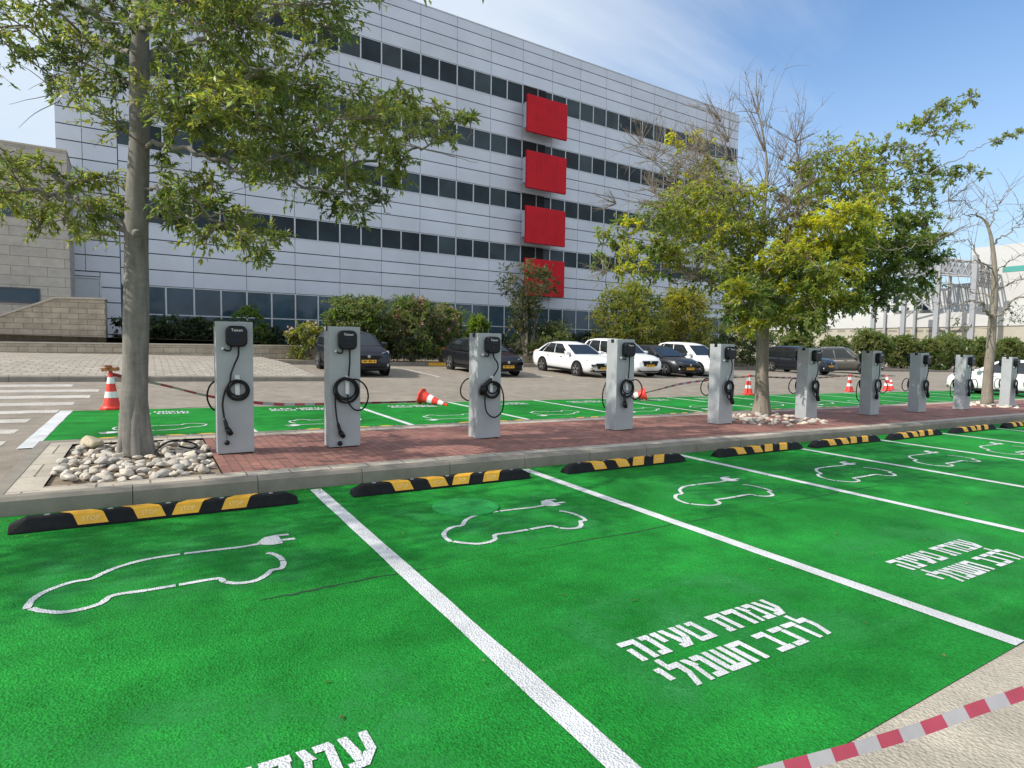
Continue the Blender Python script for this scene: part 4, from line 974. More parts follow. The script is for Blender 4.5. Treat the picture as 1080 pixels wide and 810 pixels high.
# ------------------------------------------------------------------ cars (x forward)
def make_car(label, loc, rz, paint_m, Lc=4.6, W=1.80, H=1.46, hood=.93, nose=.72, tail=1.02, belt=.94, A=1.12, B=.12, C=-1.0, D=-1.95, wb=2.7, wr=.325, trim=False, rear_plate=False, roof_rail=False, group='parked cars'):
    root = thing('parked_car', label, 'car', loc, rz, group)
    h = Lc/2; zb = .20
    st = [(-h, .80, tail-.22), (-h+.06, .90, tail-.05), (-h+.3, .97, tail), (D+.05, 1., tail+.0), (C, 1., belt+.02), (0, 1., belt), (A-.1, 1., hood+.02), (A+.25, .99, hood), (h-.55, .97, (hood+nose)/2+.06), (h-.22, .92, nose+.05), (h-.05, .82, nose-.06), (h, .74, nose-.16)]
    b = MB(); ring = []
    for x, wf, zt in st:
        w = W/2*wf; end = abs(x) > h-.08
        zl_ = zb + (.12 if end else .0)
        half = [(0, zl_), (.80*w, zl_), (.955*w, zl_+.07), (1.0*w, zl_+.28), (.99*w, zt*.72+.06), (.955*w, zt-.09), (.88*w, zt-.02), (.6*w, zt+.012), (0, zt+.02)]
        full = [(x, -y, z) for y, z in half] + [(x, y, z) for y, z in half[-2:0:-1]]
        ring.append(full)
    n = len(ring[0])
    for r_ in ring: b.add(r_, [])
    b.f = [(i*n+j, i*n+(j+1) % n, (i+1)*n+(j+1) % n, (i+1)*n+j) for i in range(len(ring)-1) for j in range(n)] + [tuple(range(n)), tuple((len(ring)-1)*n+j for j in range(n))]
    b.m = [0]*len(b.f)
    body = b.build('body', paint_m, root, smooth=True, fix=True)
    # cabin: pillars and roof, bowed; the glass sits in it
    wbse, wrf = W/2*.945, W/2*.70
    z0, z1 = belt-.03, H
    bp = [(D, z0), (C-(C-D)*.1, z0+.80*(z1-z0)) , (C, z1-.035), (C+.5, z1), ((B+C)/2+.2, z1+.005), (B-.3, z1-.01), (B, z1-.05), (A, z0)]
    def side(x, z, s):
        t = (z-z0)/(z1-z0); return (x, s*(wbse+(wrf-wbse)*t + .05*math.sin(math.pi*min(1, max(0, t)))), z)
    b = MB(); lo = [(D, z0), (C-(C-D)*.3, z0), (C+.3, z0), (-.2, z0), (B-.1, z0), (A-.4, z0), (A, z0)]
    hi = [(C-.10, z1-.06), (C+.06, z1-.025), (C+.45, z1-.008), (-.25, z1), (B-.3, z1-.012), (B-.06, z1-.045), (B+.03, z1-.07)]
    g = []
    for (xl, zl_), (xh, zh) in zip(lo, hi):
        colm = []
        for t in (0, .35, .7, .93): colm.append((xl+(xh-xl)*t, zl_+(zh-zl_)*t))
        row = [side(x, z, -1) for x, z in colm] + [(xh, -wrf*.55, zh+.02), (xh, 0, zh+.028), (xh, wrf*.55, zh+.02)] + [side(x, z, 1) for x, z in colm[::-1]]
        g.append(row)
    m_ = len(g[0])
    for r_ in g: b.add(r_, [])
    b.f = [(i*m_+j, i*m_+j+1, (i+1)*m_+j+1, (i+1)*m_+j) for i in range(len(g)-1) for j in range(m_-1)]
    k = (len(g)-1)*m_
    b.f += [tuple(range(m_))[::-1], tuple(k+j for j in range(m_))]; b.m = [0]*len(b.f)
    b.build('cabin', paint_m, root, smooth=True, fix=True)
    # side windows
    def S(t, q, s):                                            # t along from front to rear, q up
        xl, xh = A+(D-A)*t, (B+.03)+((C-.10)-(B+.03))*t; zh = z1-.07 if t < .15 else (z1-.02 if t < .85 else z1-.06)
        x = xl+(xh-xl)*q; z = z0+(zh-z0)*q; p = side(x, z, s); return (p[0], p[1]+s*.010, p[2])
    for s in (-1, 1):
        for t0, t1 in ((.10, .47), (.49, .80)) + (((.82, .94),) if trim else ((.815, .91),)):
            nn = 6; b = MB(); pts = [S(t0+(t1-t0)*k/nn, .07, s) for k in range(nn+1)]; mid = [S(t0+(t1-t0)*k/nn, .5, s) for k in range(nn+1)]; top = [S(t0+(t1-t0)*k/nn, .90, s) for k in range(nn+1)]
            b.v = pts+mid+top; b.c = [(1, 1, 1)]*len(b.v); q = nn+1
            b.f = [(i, i+1, q+i+1, q+i) for i in range(nn)] + [(q+i, q+i+1, 2*q+i+1, 2*q+i) for i in range(nn)]; b.m = [0]*len(b.f)
            b.build('side_window', M['car_glass'], root)
    def W_(q, s, xb_, xt, zt, off):                            # windscreen / rear window as a bowed sheet
        x = xb_+(xt-xb_)*q; z = z0+(zt-z0)*q; yw = (wbse+(wrf-wbse)*q)*.93
        return (x+off*(1-.25*s*s), yw*s, z+.012+abs(off)*.55)
    for nm, xb_, xt, zt, off in (('windscreen', A, B+.03, z1-.07, .02), ('rear_window', D, C-.10, z1-.06, -.02)):
        b = MB(); ns, nq = 8, 4
        for iq in range(nq+1):
            for is_ in range(ns+1): b.v.append(W_(.10+.80*iq/nq, -.97+1.94*is_/ns, xb_, xt, zt, off))
        b.c = [(1, 1, 1)]*len(b.v); b.f = [(i*(ns+1)+j, i*(ns+1)+j+1, (i+1)*(ns+1)+j+1, (i+1)*(ns+1)+j) for i in range(nq) for j in range(ns)]; b.m = [0]*len(b.f)
        b.build(nm, M['car_glass'], root, smooth=True)
    # wheels, arches
    for sx in (1, -1):
        for s in (-1, 1):
            cx, yo = sx*wb/2 + (.06 if sx > 0 else .06), W/2
            MB().lathe([(wr+.065, .0), (wr+.065, .05)], 28, centre=(cx, s*(yo-.045)+(-.05 if s < 0 else 0)+(.0), wr+.01), axis='y').build('wheel_arch', M['black'], root)
            wh = MB().lathe([(wr*.62, -.02), (wr*.93, -.02), (wr, .03), (wr, .17), (wr*.9, .20), (wr*.62, .20)], 28, centre=(cx, s*(yo+.012) - (.20 if s > 0 else -.0) + (0 if s > 0 else 0), wr), axis='y').build('wheel', M['tyre'], root)
            y_f = s*(yo+.034)
            rb = MB().lathe([(wr*.64, -.006), (wr*.66, .0), (.06, .0)], 24, centre=(cx, y_f, wr), axis='y')
            for q in range(5):
                a = R(72*q+20)
                ca, sa = math.cos(a), math.sin(a)
                pr = [(.05, -.035), (wr*.62, -.055), (wr*.62, .055), (.05, .035)]
                rb.prism([(cx+ca*u-sa*v, wr+sa*u+ca*v) for u, v in pr], y_f, y_f+s*.012, 'y', 1)
            rb.build('rim', [M['black'], M['rim']], wh, fix=True)
    # front: lamps, grille, plate, bumper mouth; rear: lamps
    hx = h
    for s in (-1, 1):
        b = MB(); zc = nose-.02
        pts = [(h-.10, s*W/2*.52, zc-.075), (h-.30, s*W/2*.90, zc-.02), (h-.42, s*W/2*.935, zc+.07), (h-.30, s*W/2*.86, zc+.075), (h-.12, s*W/2*.55, zc+.0)]
        cen = np.mean(pts, axis=0); b.v = [(p[0]+.035, p[1]*1.015, p[2]) for p in pts] + [(p[0]-.12, p[1]*.94, p[2]) for p in pts]; b.c = [(1, 1, 1)]*10
        b.f = [(0, 1, 2, 3, 4), (9, 8, 7, 6, 5)] + [(i, (i+1) % 5, 5+(i+1) % 5, 5+i) for i in range(5)]; b.m = [0]*7
        b.build('headlight', M['lens'], root, fix=True, bevel=.008)
        b = MB().box(h-.22, h-.02, *sorted((s*W/2*.60, s*W/2*.80)), .38, .46); b.build('fog_lamp', M['chrome'] if trim else M['lens'], root, bevel=.01)
        b = MB().box(-h+.0-.004, -h+.14, *sorted((s*W/2*.52, s*W/2*.86)), tail-.20, tail-.08); b.build('tail_lamp', M['tail'], root, bevel=.012)
        mr_ = MB(); mr_.prism([(A-.38, belt+.02), (A-.22, belt+.02), (A-.22, belt+.14), (A-.40, belt+.16)], s*(W/2-.02), s*(W/2+.20), 'y'); mr_.build('mirror', paint_m, root, bevel=.03, fix=True)
    b = MB().prism([(-.46, nose-.10), (.46, nose-.10), (.36, nose-.24), (-.36, nose-.24)], h-.12, h+.012, 'x'); gr = b.build('grille', M['black'], root, fix=True, bevel=.01)
    if trim: b = MB().prism([(-.50, nose-.08), (.50, nose-.08), (.40, nose-.32), (-.40, nose-.32)], h-.12, h+.016, 'x'); b.build('grille_frame', M['black_gloss'], gr, fix=True, bevel=.01)
    MB().lathe([(.05, .0), (.055, .012), (.03, .016)], 16, centre=(h+.012, 0, nose-.13), axis='x').build('badge', M['chrome'], gr)
    MB().prism([(-.70, .26), (.70, .26), (.62, .40), (-.62, .40)], h-.22, h-.035+.03, 'x').build('bumper_intake', M['black'], root, fix=True, bevel=.015)
    pl = MB().box(h+.0, h+.022, -.26, .26, nose-.40+.04, nose-.29+.04).build('number_plate', M['plate'], root)
    b = MB()
    for k in range(7):
        if k not in (2, 5): b.box(h+.0225, h+.024, -.2+k*.062, -.2+k*.062+.042, nose-.325, nose-.27)
        else: b.box(h+.0225, h+.024, -.2+k*.062, -.2+k*.062+.042, nose-.30, nose-.292)
    b.build('lettering', M['plate_ink'], pl)
    for s in (-1, 1):
        for x in (A-.9, A-1.95): MB().box(x-.10, x+.08, *sorted((s*(W/2-.02), s*(W/2+.012))), belt-.14, belt-.115).build('door_handle', paint_m if not trim else M['chrome'], root)
        MB().box(-wb/2+wr+.15, wb/2-wr-.02, *sorted((s*(W/2-.05), s*(W/2+.004))), .19, .30).build('sill', M['black'], root, bevel=.01)
        if roof_rail: MB().tube([(C+.1, s*wrf*.93, H+.01), (C+.25, s*wrf*.95, H+.045), (B-.45, s*wrf*.95, H+.045), (B-.3, s*wrf*.93, H+.01)], .018, 6).build('roof_rail', M['chrome'], root)
    return root
P_W = paint('white_paint', (.74, .75, .76), 0.); P_K = paint('black_paint', (.012, .013, .018), .3); P_G = paint('dark_grey_paint', (.035, .038, .042), .5)
P_T = paint('bronze_grey_paint', (.10, .095, .085), .5); P_N = paint('navy_black_paint', (.015, .018, .026), .4)
suv = dict(Lc=4.4, W=1.82, H=1.60, hood=1.03, nose=.86, tail=1.12, belt=1.02, A=1.18, B=.30, C=-1.45, D=-2.02, wb=2.68, wr=.345)
sed = dict(Lc=4.62, W=1.78, H=1.46)
hat = dict(Lc=4.45, W=1.82, H=1.45, hood=.92, nose=.74, tail=1.06, belt=.95, A=1.15, B=.15, C=-1.2, D=-2.05, wb=2.7, wr=.325)
def car(label, x, y, pm, kw, rz=-90, **k2):
    kk = dict(kw); kk.update(k2); Lc = kk['Lc']
    o = make_car(label, (x, y, float(gz(x, y))+.004), R(rz), pm, **kk)
    sl_ = (float(gz(x, y+1.5))-float(gz(x, y-1.5)))/3
    o.rotation_euler = (math.atan(.0161)*0, math.atan(sl_) if rz == -90 else -math.atan(sl_), R(rz)); return o
car('black compact SUV with yellow plate parked at the left, half behind the second pillar', 6.62, 22.6, P_N, suv, Lc=4.35, H=1.55)
car('black sedan with yellow plate parked behind the third pillar', 12.35, 22.75, P_K, sed)
car('white sedan parked nose out, leftmost of the white cars', 17.15, 22.5, P_W, sed, trim=True)
car('white SUV with dark grille parked behind the fourth pillar, beside the white sedan', 20.0, 22.6, P_W, suv, H=1.68, Lc=4.57, trim=True)
car('dark grey hatchback between the two white SUVs', 22.75, 22.6, P_G, hat)
car('white SUV parked right of the grey hatchback, behind the fifth pillar', 25.35, 22.8, P_W, suv, H=1.66, Lc=4.5)
car('black SUV parked just right of the yellowing tree trunk', 37.0, 24.0, P_N, suv, H=1.72, Lc=4.7)
car('bronze grey SUV with pale roof rails parked behind the sixth and seventh pillars', 42.9, 24.2, P_T, suv, rz=-68, H=1.80, Lc=5.05, W=1.92, roof_rail=True)
car('white car parked at the right edge behind the bare tree', 33.3, 11.2, P_W, suv, rz=90)
# ------------------------------------------------------------------ trees and shrubs
class Tree:
    def __init__(s, base, seed):
        s.base = np.array(base, float); s.r = np.random.default_rng(seed); s.wood = MB(); s.twig = MB()
        s.nodes = []; s.L = []                                # leaves: position, direction, normal, length, width, colour
    def limb(s, pts, r0, r1, sides=8, n=8, wob=.0):
        P = smooth_path([np.array(p, float)-s.base for p in pts], n)
        if wob: P[1:-1] += s.r.normal(0, wob, P[1:-1].shape)
        rad = np.linspace(0, 1, len(P)); rad = r0 + (r1-r0)*rad**.85
        s.wood.tube(P, rad, sides); s.nodes += [(p, q) for p, q in zip(P, rad)]; return P
    def near(s, c, below=.5):
        P = np.array([n[0] for n in s.nodes]); d = np.linalg.norm(P-c, axis=1) + below*np.maximum(0, P[:, 2]-c[2]+.1)
        return P[np.argmin(d)]
    def spray(s, c, rad, ntw=10, nl=11, ll=.10, lw=.032, col=(.06, .12, .015), var=.25, wood=True, bare=0., droop=.15, flat=.75, cvar=.12):
        """a branch out to c that breaks into leafy twigs filling a clump of radius rad"""
        c = np.array(c, float)-s.base; a = s.near(c); v = c-a; Ln = np.linalg.norm(v)+1e-6
        m = a + v*.5 + s.r.normal(0, .10*Ln, 3) + np.array([0, 0, .10*Ln])
        t = np.linspace(0, 1, 7)[:, None]; B = (1-t)**2*a + 2*t*(1-t)*m + t*t*(c+v/Ln*rad*.35)
        r0 = min(.022, .005+.009*Ln)
        if wood: s.twig.tube(B, np.linspace(r0, .0035, 7), 5)
        s.nodes += [(p, .004) for p in B[3:]]
        for k in range(ntw):
            q = s.r.uniform(.45, 1.); o = B[min(6, int(q*6))]
            d = s.r.normal(0, 1, 3); d /= np.linalg.norm(d); d[2] *= flat; e = c + d*rad*s.r.uniform(.55, 1.12) + v/Ln*rad*.15
            mm = (o+e)/2 + s.r.normal(0, rad*.12, 3) + np.array([0, 0, rad*.10])
            e = e - np.array([0, 0, droop*rad*s.r.uniform(0, 1)])
            t = np.linspace(0, 1, 5)[:, None]; T = (1-t)**2*o + 2*t*(1-t)*mm + t*t*e
            if wood: s.twig.tube(T, np.linspace(.0045, .0018, 5), 3, cap=False)
            if s.r.uniform() < bare: continue
            n = max(2, int(nl*s.r.uniform(.7, 1.3))); u = s.r.uniform(.22, 1.03, n)[:, None]
            p = (1-u)**2*o + 2*u*(1-u)*mm + u*u*e; tn = 2*(1-u)*(mm-o) + 2*u*(e-mm); tn /= np.linalg.norm(tn, axis=1)[:, None]+1e-9
            dr = tn*.75 + s.r.normal(0, .55, (n, 3)) + np.array([0, 0, -.05]); dr /= np.linalg.norm(dr, axis=1)[:, None]
            nr = s.r.normal(0, .55, (n, 3)) + np.array([0, 0, 1.]); nr -= dr*np.sum(nr*dr, 1)[:, None]; nr /= np.linalg.norm(nr, axis=1)[:, None]+1e-9
            ln = ll*s.r.uniform(.65, 1.25, n); wd = lw*s.r.uniform(.75, 1.25, n)
            f = s.r.uniform(1-var, 1+var, n)[:, None]; hue = s.r.normal(0, cvar, n)[:, None]
            cc = np.clip(np.array(col)*f*np.concatenate([1+hue*1.3, 1+hue*.3, 1-hue], 1), .002, 1)
            s.L.append((p, dr, nr, ln, wd, cc))
    def wisp(s, a, b_, r=.006, sag=.0, sides=4, wob=.03, n=7):
        """one bare twig from a to b_"""
        a = np.array(a, float)-s.base; b_ = np.array(b_, float)-s.base; Ln = np.linalg.norm(b_-a)
        t = np.linspace(0, 1, n)[:, None]; m = (a+b_)/2 + s.r.normal(0, .07*Ln, 3) + np.array([0, 0, sag*Ln])
        P = (1-t)**2*a + 2*t*(1-t)*m + t*t*b_; P[1:] += s.r.normal(0, wob*Ln*.12, (n-1, 3))
        s.twig.tube(P, np.linspace(r, r*.3, n), sides, cap=False); return P + s.base
    def bush_twigs(s, path, n, length, r=.004, up=.4):
        P = np.asarray(path)
        for k in range(n):
            i = s.r.integers(max(1, len(P)//3), len(P)); d = s.r.normal(0, 1, 3); d[2] += up; d /= np.linalg.norm(d)
            tdir = P[i]-P[i-1]; d = d*.8 + tdir/(np.linalg.norm(tdir)+1e-9)*.7
            s.wisp(P[i], P[i]+d*length*s.r.uniform(.4, 1.), r, .08)
    def leaves_mesh(s, name, mat):
        p, d, nr, ln, wd, cc = [np.concatenate(q) for q in zip(*s.L)]
        sd_ = np.cross(d, nr); n = len(p); ln = ln[:, None]; wd = wd[:, None]
        V = np.empty((n, 4, 3)); V[:, 0] = p; V[:, 1] = p + d*ln*.45 + sd_*wd*.5 + nr*wd*.18; V[:, 2] = p + d*ln - nr*ln*.08; V[:, 3] = p + d*ln*.45 - sd_*wd*.5 + nr*wd*.18
        me = bpy.data.meshes.new(name); me.vertices.add(4*n); me.vertices.foreach_set('co', V.reshape(-1))
        me.loops.add(4*n); me.loops.foreach_set('vertex_index', np.arange(4*n, dtype=np.int32)); me.polygons.add(n); me.polygons.foreach_set('loop_start', np.arange(0, 4*n, 4, dtype=np.int32))
        try: me.polygons.foreach_set('loop_total', np.full(n, 4, dtype=np.int32))
        except Exception: pass
        me.update(calc_edges=True); me.materials.append(mat)
        a = me.color_attributes.new('Col', 'FLOAT_COLOR', 'POINT'); C4 = np.ones((n, 4, 4)); C4[:, :, :3] = cc[:, None, :]; a.data.foreach_set('color', C4.reshape(-1))
        return me
    def finish(s, name, label, cat, bark, trunk='trunk', crown='crown', group=None, twigmat=None):
        root = thing(name, label, cat, tuple(s.base), group=group)
        if s.wood.v: s.wood.build(trunk, bark, root, smooth=True)
        if s.twig.v: s.twig.build('twigs', twigmat or M['twig'], root, smooth=True)
        if s.L:
            o = bpy.data.objects.new(crown, s.leaves_mesh(crown, M['leaf'])); COL.objects.link(o); o.parent = root
        return root
def inside(poly, x, y):
    c = False; j = len(poly)-1
    for i in range(len(poly)):
        xi, yi = poly[i]; xj, yj = poly[j]
        if (yi > y) != (yj > y) and x < (xj-xi)*(y-yi)/(yj-yi)+xi: c = not c
        j = i
    return c
def scatter(poly, n, r_, mind):
    xs = [p[0] for p in poly]; ys = [p[1] for p in poly]; out = []; k = 0
    while len(out) < n and k < n*60:
        k += 1; x, y = r_.uniform(min(xs), max(xs)), r_.uniform(min(ys), max(ys))
        if inside(poly, x, y) and all((x-a)**2+(y-b_)**2 > mind**2 for a, b_ in out): out.append((x, y))
    return out

# ---- the big leafy tree on the left of the island
tb = np.array([-.13, 7.78, float(gz(-.13, 7.78))+KH-.05]); D1 = 6.56
T1 = Tree(tb, 21)
A1 = lambda u, v, dd=0.: at(u, v, D1+dd)
tr = [tb, A1(141, 452), A1(143, 380), A1(144, 300), A1(144, 230), A1(147, 150), A1(147, 80), A1(148, 0), A1(150, -90, .1), A1(158, -190, .2), A1(160, -300, .1)]
Ptr = smooth_path([p-tb for p in tr], 6)
zz = Ptr[:, 2]; rad = np.interp(zz, [-.1, .02, .15, .5, 1.2, 2.4, 2.9, 3.6, 4.6, 6.5, 8.5], [.20, .175, .15, .134, .126, .118, .108, .098, .090, .052, .02])
T1.wood.tube(Ptr, rad*(1+.03*np.sin(zz*5)), 18); T1.nodes += [(p, q) for p, q in zip(Ptr[16:], rad[16:])]
for k in range(5):                                                  # root flare and the fluted seam low on the trunk
    a = R(72*k+200); T1.wood.tube([np.array([.21*math.cos(a), .21*math.sin(a), -.02]), np.array([.145*math.cos(a), .145*math.sin(a), .07]), np.array([.10*math.cos(a), .10*math.sin(a), .32]), np.array([.075*math.cos(a), .075*math.sin(a), .8])], [.03, .055, .058, .045], 8)
T1.wood.tube([A1(144, 246, -.17)-tb, A1(144, 246, -.215)-tb], [.045, .03], 10)     # pruned stub
LM = [
 ([(137,246),(118,232),(85,216),(50,204),(0,200),(-70,188)], [0,-.1,-.3,-.5,-.7,-.9], .060,.010),
 ([(85,216),(68,195),(45,170),(5,155),(-50,120)], [-.3,-.2,-.1,.1,.2], .035,.008),
 ([(140,48),(118,28),(95,12),(70,0),(20,-30),(-40,-70)], [0,-.1,-.2,-.2,-.3,-.4], .055,.010),
 ([(142,60),(120,50),(90,38),(45,28),(0,35),(-50,30)], [0,.2,.5,.8,1.,1.1], .04,.008),
 ([(146,206),(170,198),(198,206),(222,224),(250,238)], [0,-.1,-.3,-.5,-.6], .035,.006),
 ([(146,236),(162,228),(185,228),(215,230),(250,245),(290,262)], [0,.1,.1,.0,-.1,-.2], .04,.006),
 ([(148,128),(165,118),(190,112),(225,100),(260,80),(300,60)], [0,-.3,-.6,-.9,-1.1,-1.3], .045,.007),
 ([(148,110),(185,130),(230,146),(300,165),(365,172),(420,160),(470,150),(500,142)], [0,.2,.4,.5,.6,.5,.4,.4], .055,.006),
 ([(148,150),(200,160),(260,180),(320,195),(380,212),(412,225)], [0,-.2,-.4,-.4,-.3,-.2], .04,.005),
 ([(149,60),(190,50),(240,32),(300,14),(360,-6),(430,-30)], [0,.3,.7,.9,1.,1.1], .05,.008),
 ([(149,20),(180,-8),(240,-40),(310,-80),(380,-140)], [0,-.2,-.5,-.7,-.9], .05,.008),
 ([(150,-60),(110,-120),(50,-180),(-30,-240)], [0,-.3,-.6,-.8], .045,.008),
 ([(152,-120),(200,-180),(270,-250),(330,-300)], [0,.3,.6,.8], .04,.008),
 ([(149,30),(175,25),(205,5),(250,-20),(330,-30)], [0,-.6,-1.1,-1.5,-1.7], .045,.008),
 ([(143,30),(120,5),(95,-30),(60,-80)], [0,.6,1.2,1.8], .045,.008)]
for pts, dd, r0, r1 in LM: T1.limb([A1(u, v, d) for (u, v), d in zip(pts, dd)], r0*.78, r1*.75, wob=.025)
G1, G2, G3 = (.128, .168, .040), (.185, .215, .055), (.085, .120, .034)
DEN, DEN2, RAD = 1.7, 1.45, 1.08
rr = T1.r
def fill(T, A, poly, n, mind, dr, rad, ntw, nl, cols, **kw):
    for u, v in scatter(poly, n, T.r, mind):
        c = cols[T.r.integers(len(cols))]; T.spray(A(u, v, T.r.uniform(*dr)), T.r.uniform(*rad)*RAD, int(ntw*DEN), int(nl*DEN2), col=c, **kw)
LF = dict(ll=.072, lw=.024)
fill(T1, A1, [(160,0),(375,0),(365,22),(330,45),(325,75),(300,110),(240,130),(165,110)], 40, 24, (-1.5,1.5), (.26,.40), 13, 13, (G1,G1,G2,G3), **LF)
fill(T1, A1, [(225,75),(330,75),(385,95),(400,120),(420,150),(400,190),(380,205),(330,200),(280,185),(230,150)], 38, 24, (-1.1,1.2), (.24,.38), 13, 13, (G1,G1,G3,G2), **LF)
fill(T1, A1, [(385,90),(430,98),(440,150),(420,190),(400,160)], 9, 18, (-.4,.8), (.17,.26), 9, 10, (G1,G2), **LF)
fill(T1, A1, [(435,110),(470,112),(500,118),(490,145),(450,158)], 7, 16, (.0,.7), (.12,.20), 7, 9, (G1,G2), **LF)
fill(T1, A1, [(330,195),(410,190),(405,225),(350,228)], 7, 20, (-.4,.5), (.16,.26), 9, 11, (G1,G3), **LF)
fill(T1, A1, [(165,200),(215,195),(240,220),(285,245),(300,262),(280,270),(235,252),(175,252)], 17, 19, (-.8,.4), (.16,.26), 10, 11, (G1,G2,G3), **LF)
fill(T1, A1, [(165,130),(235,140),(250,170),(300,195),(230,200),(170,185)], 8, 26, (-.7,.7), (.15,.25), 7, 9, (G1,G2), **LF)
for u, v in ((222,92),(250,85),(268,100),(240,112),(205,110),(225,130),(255,128),(190,128)):   # paler yellow-green sprays right of the trunk
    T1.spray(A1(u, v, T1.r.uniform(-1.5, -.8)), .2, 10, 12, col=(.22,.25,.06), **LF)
fill(T1, A1, [(0,0),(120,0),(132,50),(125,120),(95,128),(62,100),(40,60),(0,50)], 24, 24, (-1.,1.2), (.20,.34), 10, 12, (G1,G2,G3), **LF)
fill(T1, A1, [(0,150),(25,165),(70,190),(128,185),(125,235),(95,255),(50,240),(0,232)], 17, 20, (-.9,.5), (.16,.28), 9, 11, (G1,G2,G2), **LF)
fill(T1, A1, [(-110,-40),(-5,-20),(-5,240),(-90,200)], 16, 38, (-1.,1.), (.25,.4), 10, 11, (G1,G2), **LF)
fill(T1, A1, [(-110,-300),(300,-330),(340,-180),(350,-40),(300,-20),(0,-15),(-100,-60)], 60, 44, (-1.8,1.8), (.35,.55), 13, 13, (G1,G1,G3), **LF)
for P_ in ([(-.12,7.75,5.6),(-1.5,7.2,6.0),(-3.2,6.5,5.6),(-4.8,5.9,4.8)], [(-.12,7.75,5.9),(-2.0,7.6,6.4),(-4.2,7.2,6.0),(-6.0,6.9,5.3)], [(-1.5,7.2,6.0),(-2.6,6.3,5.8),(-3.8,5.4,5.3),(-4.8,4.9,4.9)]): T1.limb(P_, .045, .01, wob=.03)  # limbs added out of view to carry the shading foliage
for k in range(70):                                                 # extra crown foliage added above the picture to shade the near bays
    T1.spray((rr.uniform(-2.2, 3.2), rr.uniform(4.6, 7.0), rr.uniform(5.2, 6.6)), rr.uniform(.35, .55), 12, 12, col=G1, **LF)
for k in range(80):                                                 # extra crown foliage added out of the picture at left to shade the nearest bay
    T1.spray((rr.uniform(-6.4, -2.6), rr.uniform(4.7, 7.4), rr.uniform(4.0, 5.6)), rr.uniform(.35, .55), 12, 12, col=G1, **LF)
for a, b_ in (((55,95),(5,60)),((60,100),(10,110)),((60,108),(20,135)),((80,75),(30,95)),((100,90),(55,62)),((440,155),(505,172)),((425,150),(480,165)),((300,190),(235,205))): T1.wisp(A1(*a), A1(*b_), .006, .06)
T1.finish('broadleaf_tree', 'tall green leafy tree with smooth grey trunk rising from the stones at left', 'tree', M['bark'])

# ---- the yellowing, half bare tree in the middle of the island
tb = np.array([11.67, 8.36, float(gz(11.67, 8.36))+KH-.05]); D2 = 13.22
T2 = Tree(tb, 33); A2 = lambda u, v, dd=0.: at(u, v, D2+dd)
tr = [tb, A2(803, 415), A2(804, 380), A2(805, 335), A2(804, 300), A2(803, 260), A2(806, 220), A2(809, 180), A2(806, 150), A2(800, 118), A2(797, 75)]
Ptr = smooth_path([p-tb for p in tr], 5); rad = np.interp(np.linspace(0, 1, len(Ptr)), [0, .05, .12, .3, .4, .6, .8, 1.], [.22, .165, .14, .125, .085, .04, .018, .004])
T2.wood.tube(Ptr, rad, 16); T2.nodes += [(p, q) for p, q in zip(Ptr[15:], rad[15:])]
for k in range(6):
    a = R(60*k+20); T2.wood.tube([np.array([.23*math.cos(a), .23*math.sin(a), -.02]), np.array([.15*math.cos(a), .15*math.sin(a), .10]), np.array([.10*math.cos(a), .10*math.sin(a), .4]), np.array([.07*math.cos(a), .07*math.sin(a), .9])], [.03, .06, .055, .045], 7)
LM2 = [
 ([(804,318),(785,310),(760,303),(735,294),(705,286),(670,285),(635,287)], [0,-.3,-.6,-.8,-.9,-1.,-1.], .065,.012),
 ([(735,294),(710,282),(680,276),(650,278),(625,270)], [-.8,-.6,-.4,-.2,0], .04,.008),
 ([(804,300),(775,265),(745,230),(715,200),(690,170),(672,150)], [0,.1,.2,.3,.3,.3], .055,.008),
 ([(804,280),(785,240),(765,200),(745,160),(730,140)], [0,-.3,-.5,-.6,-.6], .05,.007),
 ([(806,300),(835,285),(870,270),(905,262),(945,262),(985,258)], [0,-.5,-.9,-1.1,-1.2,-1.2], .065,.010),
 ([(806,290),(840,262),(880,228),(920,200),(955,172),(985,140),(1020,108)], [0,.2,.4,.5,.5,.5,.5], .065,.008),
 ([(880,228),(925,205),(960,190),(1000,172),(1040,152),(1068,143)], [.4,.3,.2,.2,.2,.2], .035,.006),
 ([(920,210),(960,215),(1000,212),(1025,190)], [.4,.5,.6,.6], .03,.006),
 ([(806,305),(840,300),(880,300),(925,305),(960,300)], [0,.4,.8,1.,1.1], .05,.010),
 ([(805,250),(830,215),(850,185),(868,160)], [0,.2,.3,.3], .045,.007),
 ([(804,270),(795,230),(780,185),(768,150),(760,125),(775,95)], [0,.4,.6,.7,.7,.7], .04,.006),
 ([(803,310),(790,300),(770,320),(740,315)], [0,-.7,-1.2,-1.6], .04,.008),
 ([(806,310),(830,312),(860,322),(890,325)], [0,-.8,-1.4,-1.7], .04,.008),
 ([(806,260),(822,225),(835,195),(842,160),(838,135)], [0,-.2,-.3,-.3,-.3], .035,.005),
 ([(803,240),(770,215),(730,190),(700,160)], [0,.8,1.3,1.6], .035,.006)]
lim2 = []
for pts, dd, r0, r1 in LM2: lim2.append(T2.limb([A2(u, v, d) for (u, v), d in zip(pts, dd)], r0*.62, r1*.6, 6, wob=.035))
Y1, Y2, GY, GD, GG = (.31, .325, .05), (.40, .40, .055), (.205, .245, .048), (.075, .118, .034), (.130, .175, .042)
LF2 = dict(ll=.085, lw=.038); DEN, DEN2, RAD = 2.3, 1.9, 1.34
for u, v in ((742,190),(735,215),(758,235),(722,228),(748,262),(770,285),(728,250),(760,205),(700,222),(715,205),(755,170)): T2.spray(A2(u, v, T2.r.uniform(-1.3,.4)), .36, 20, 17, col=(GY,Y1)[T2.r.integers(2)], bare=.25, **LF2)
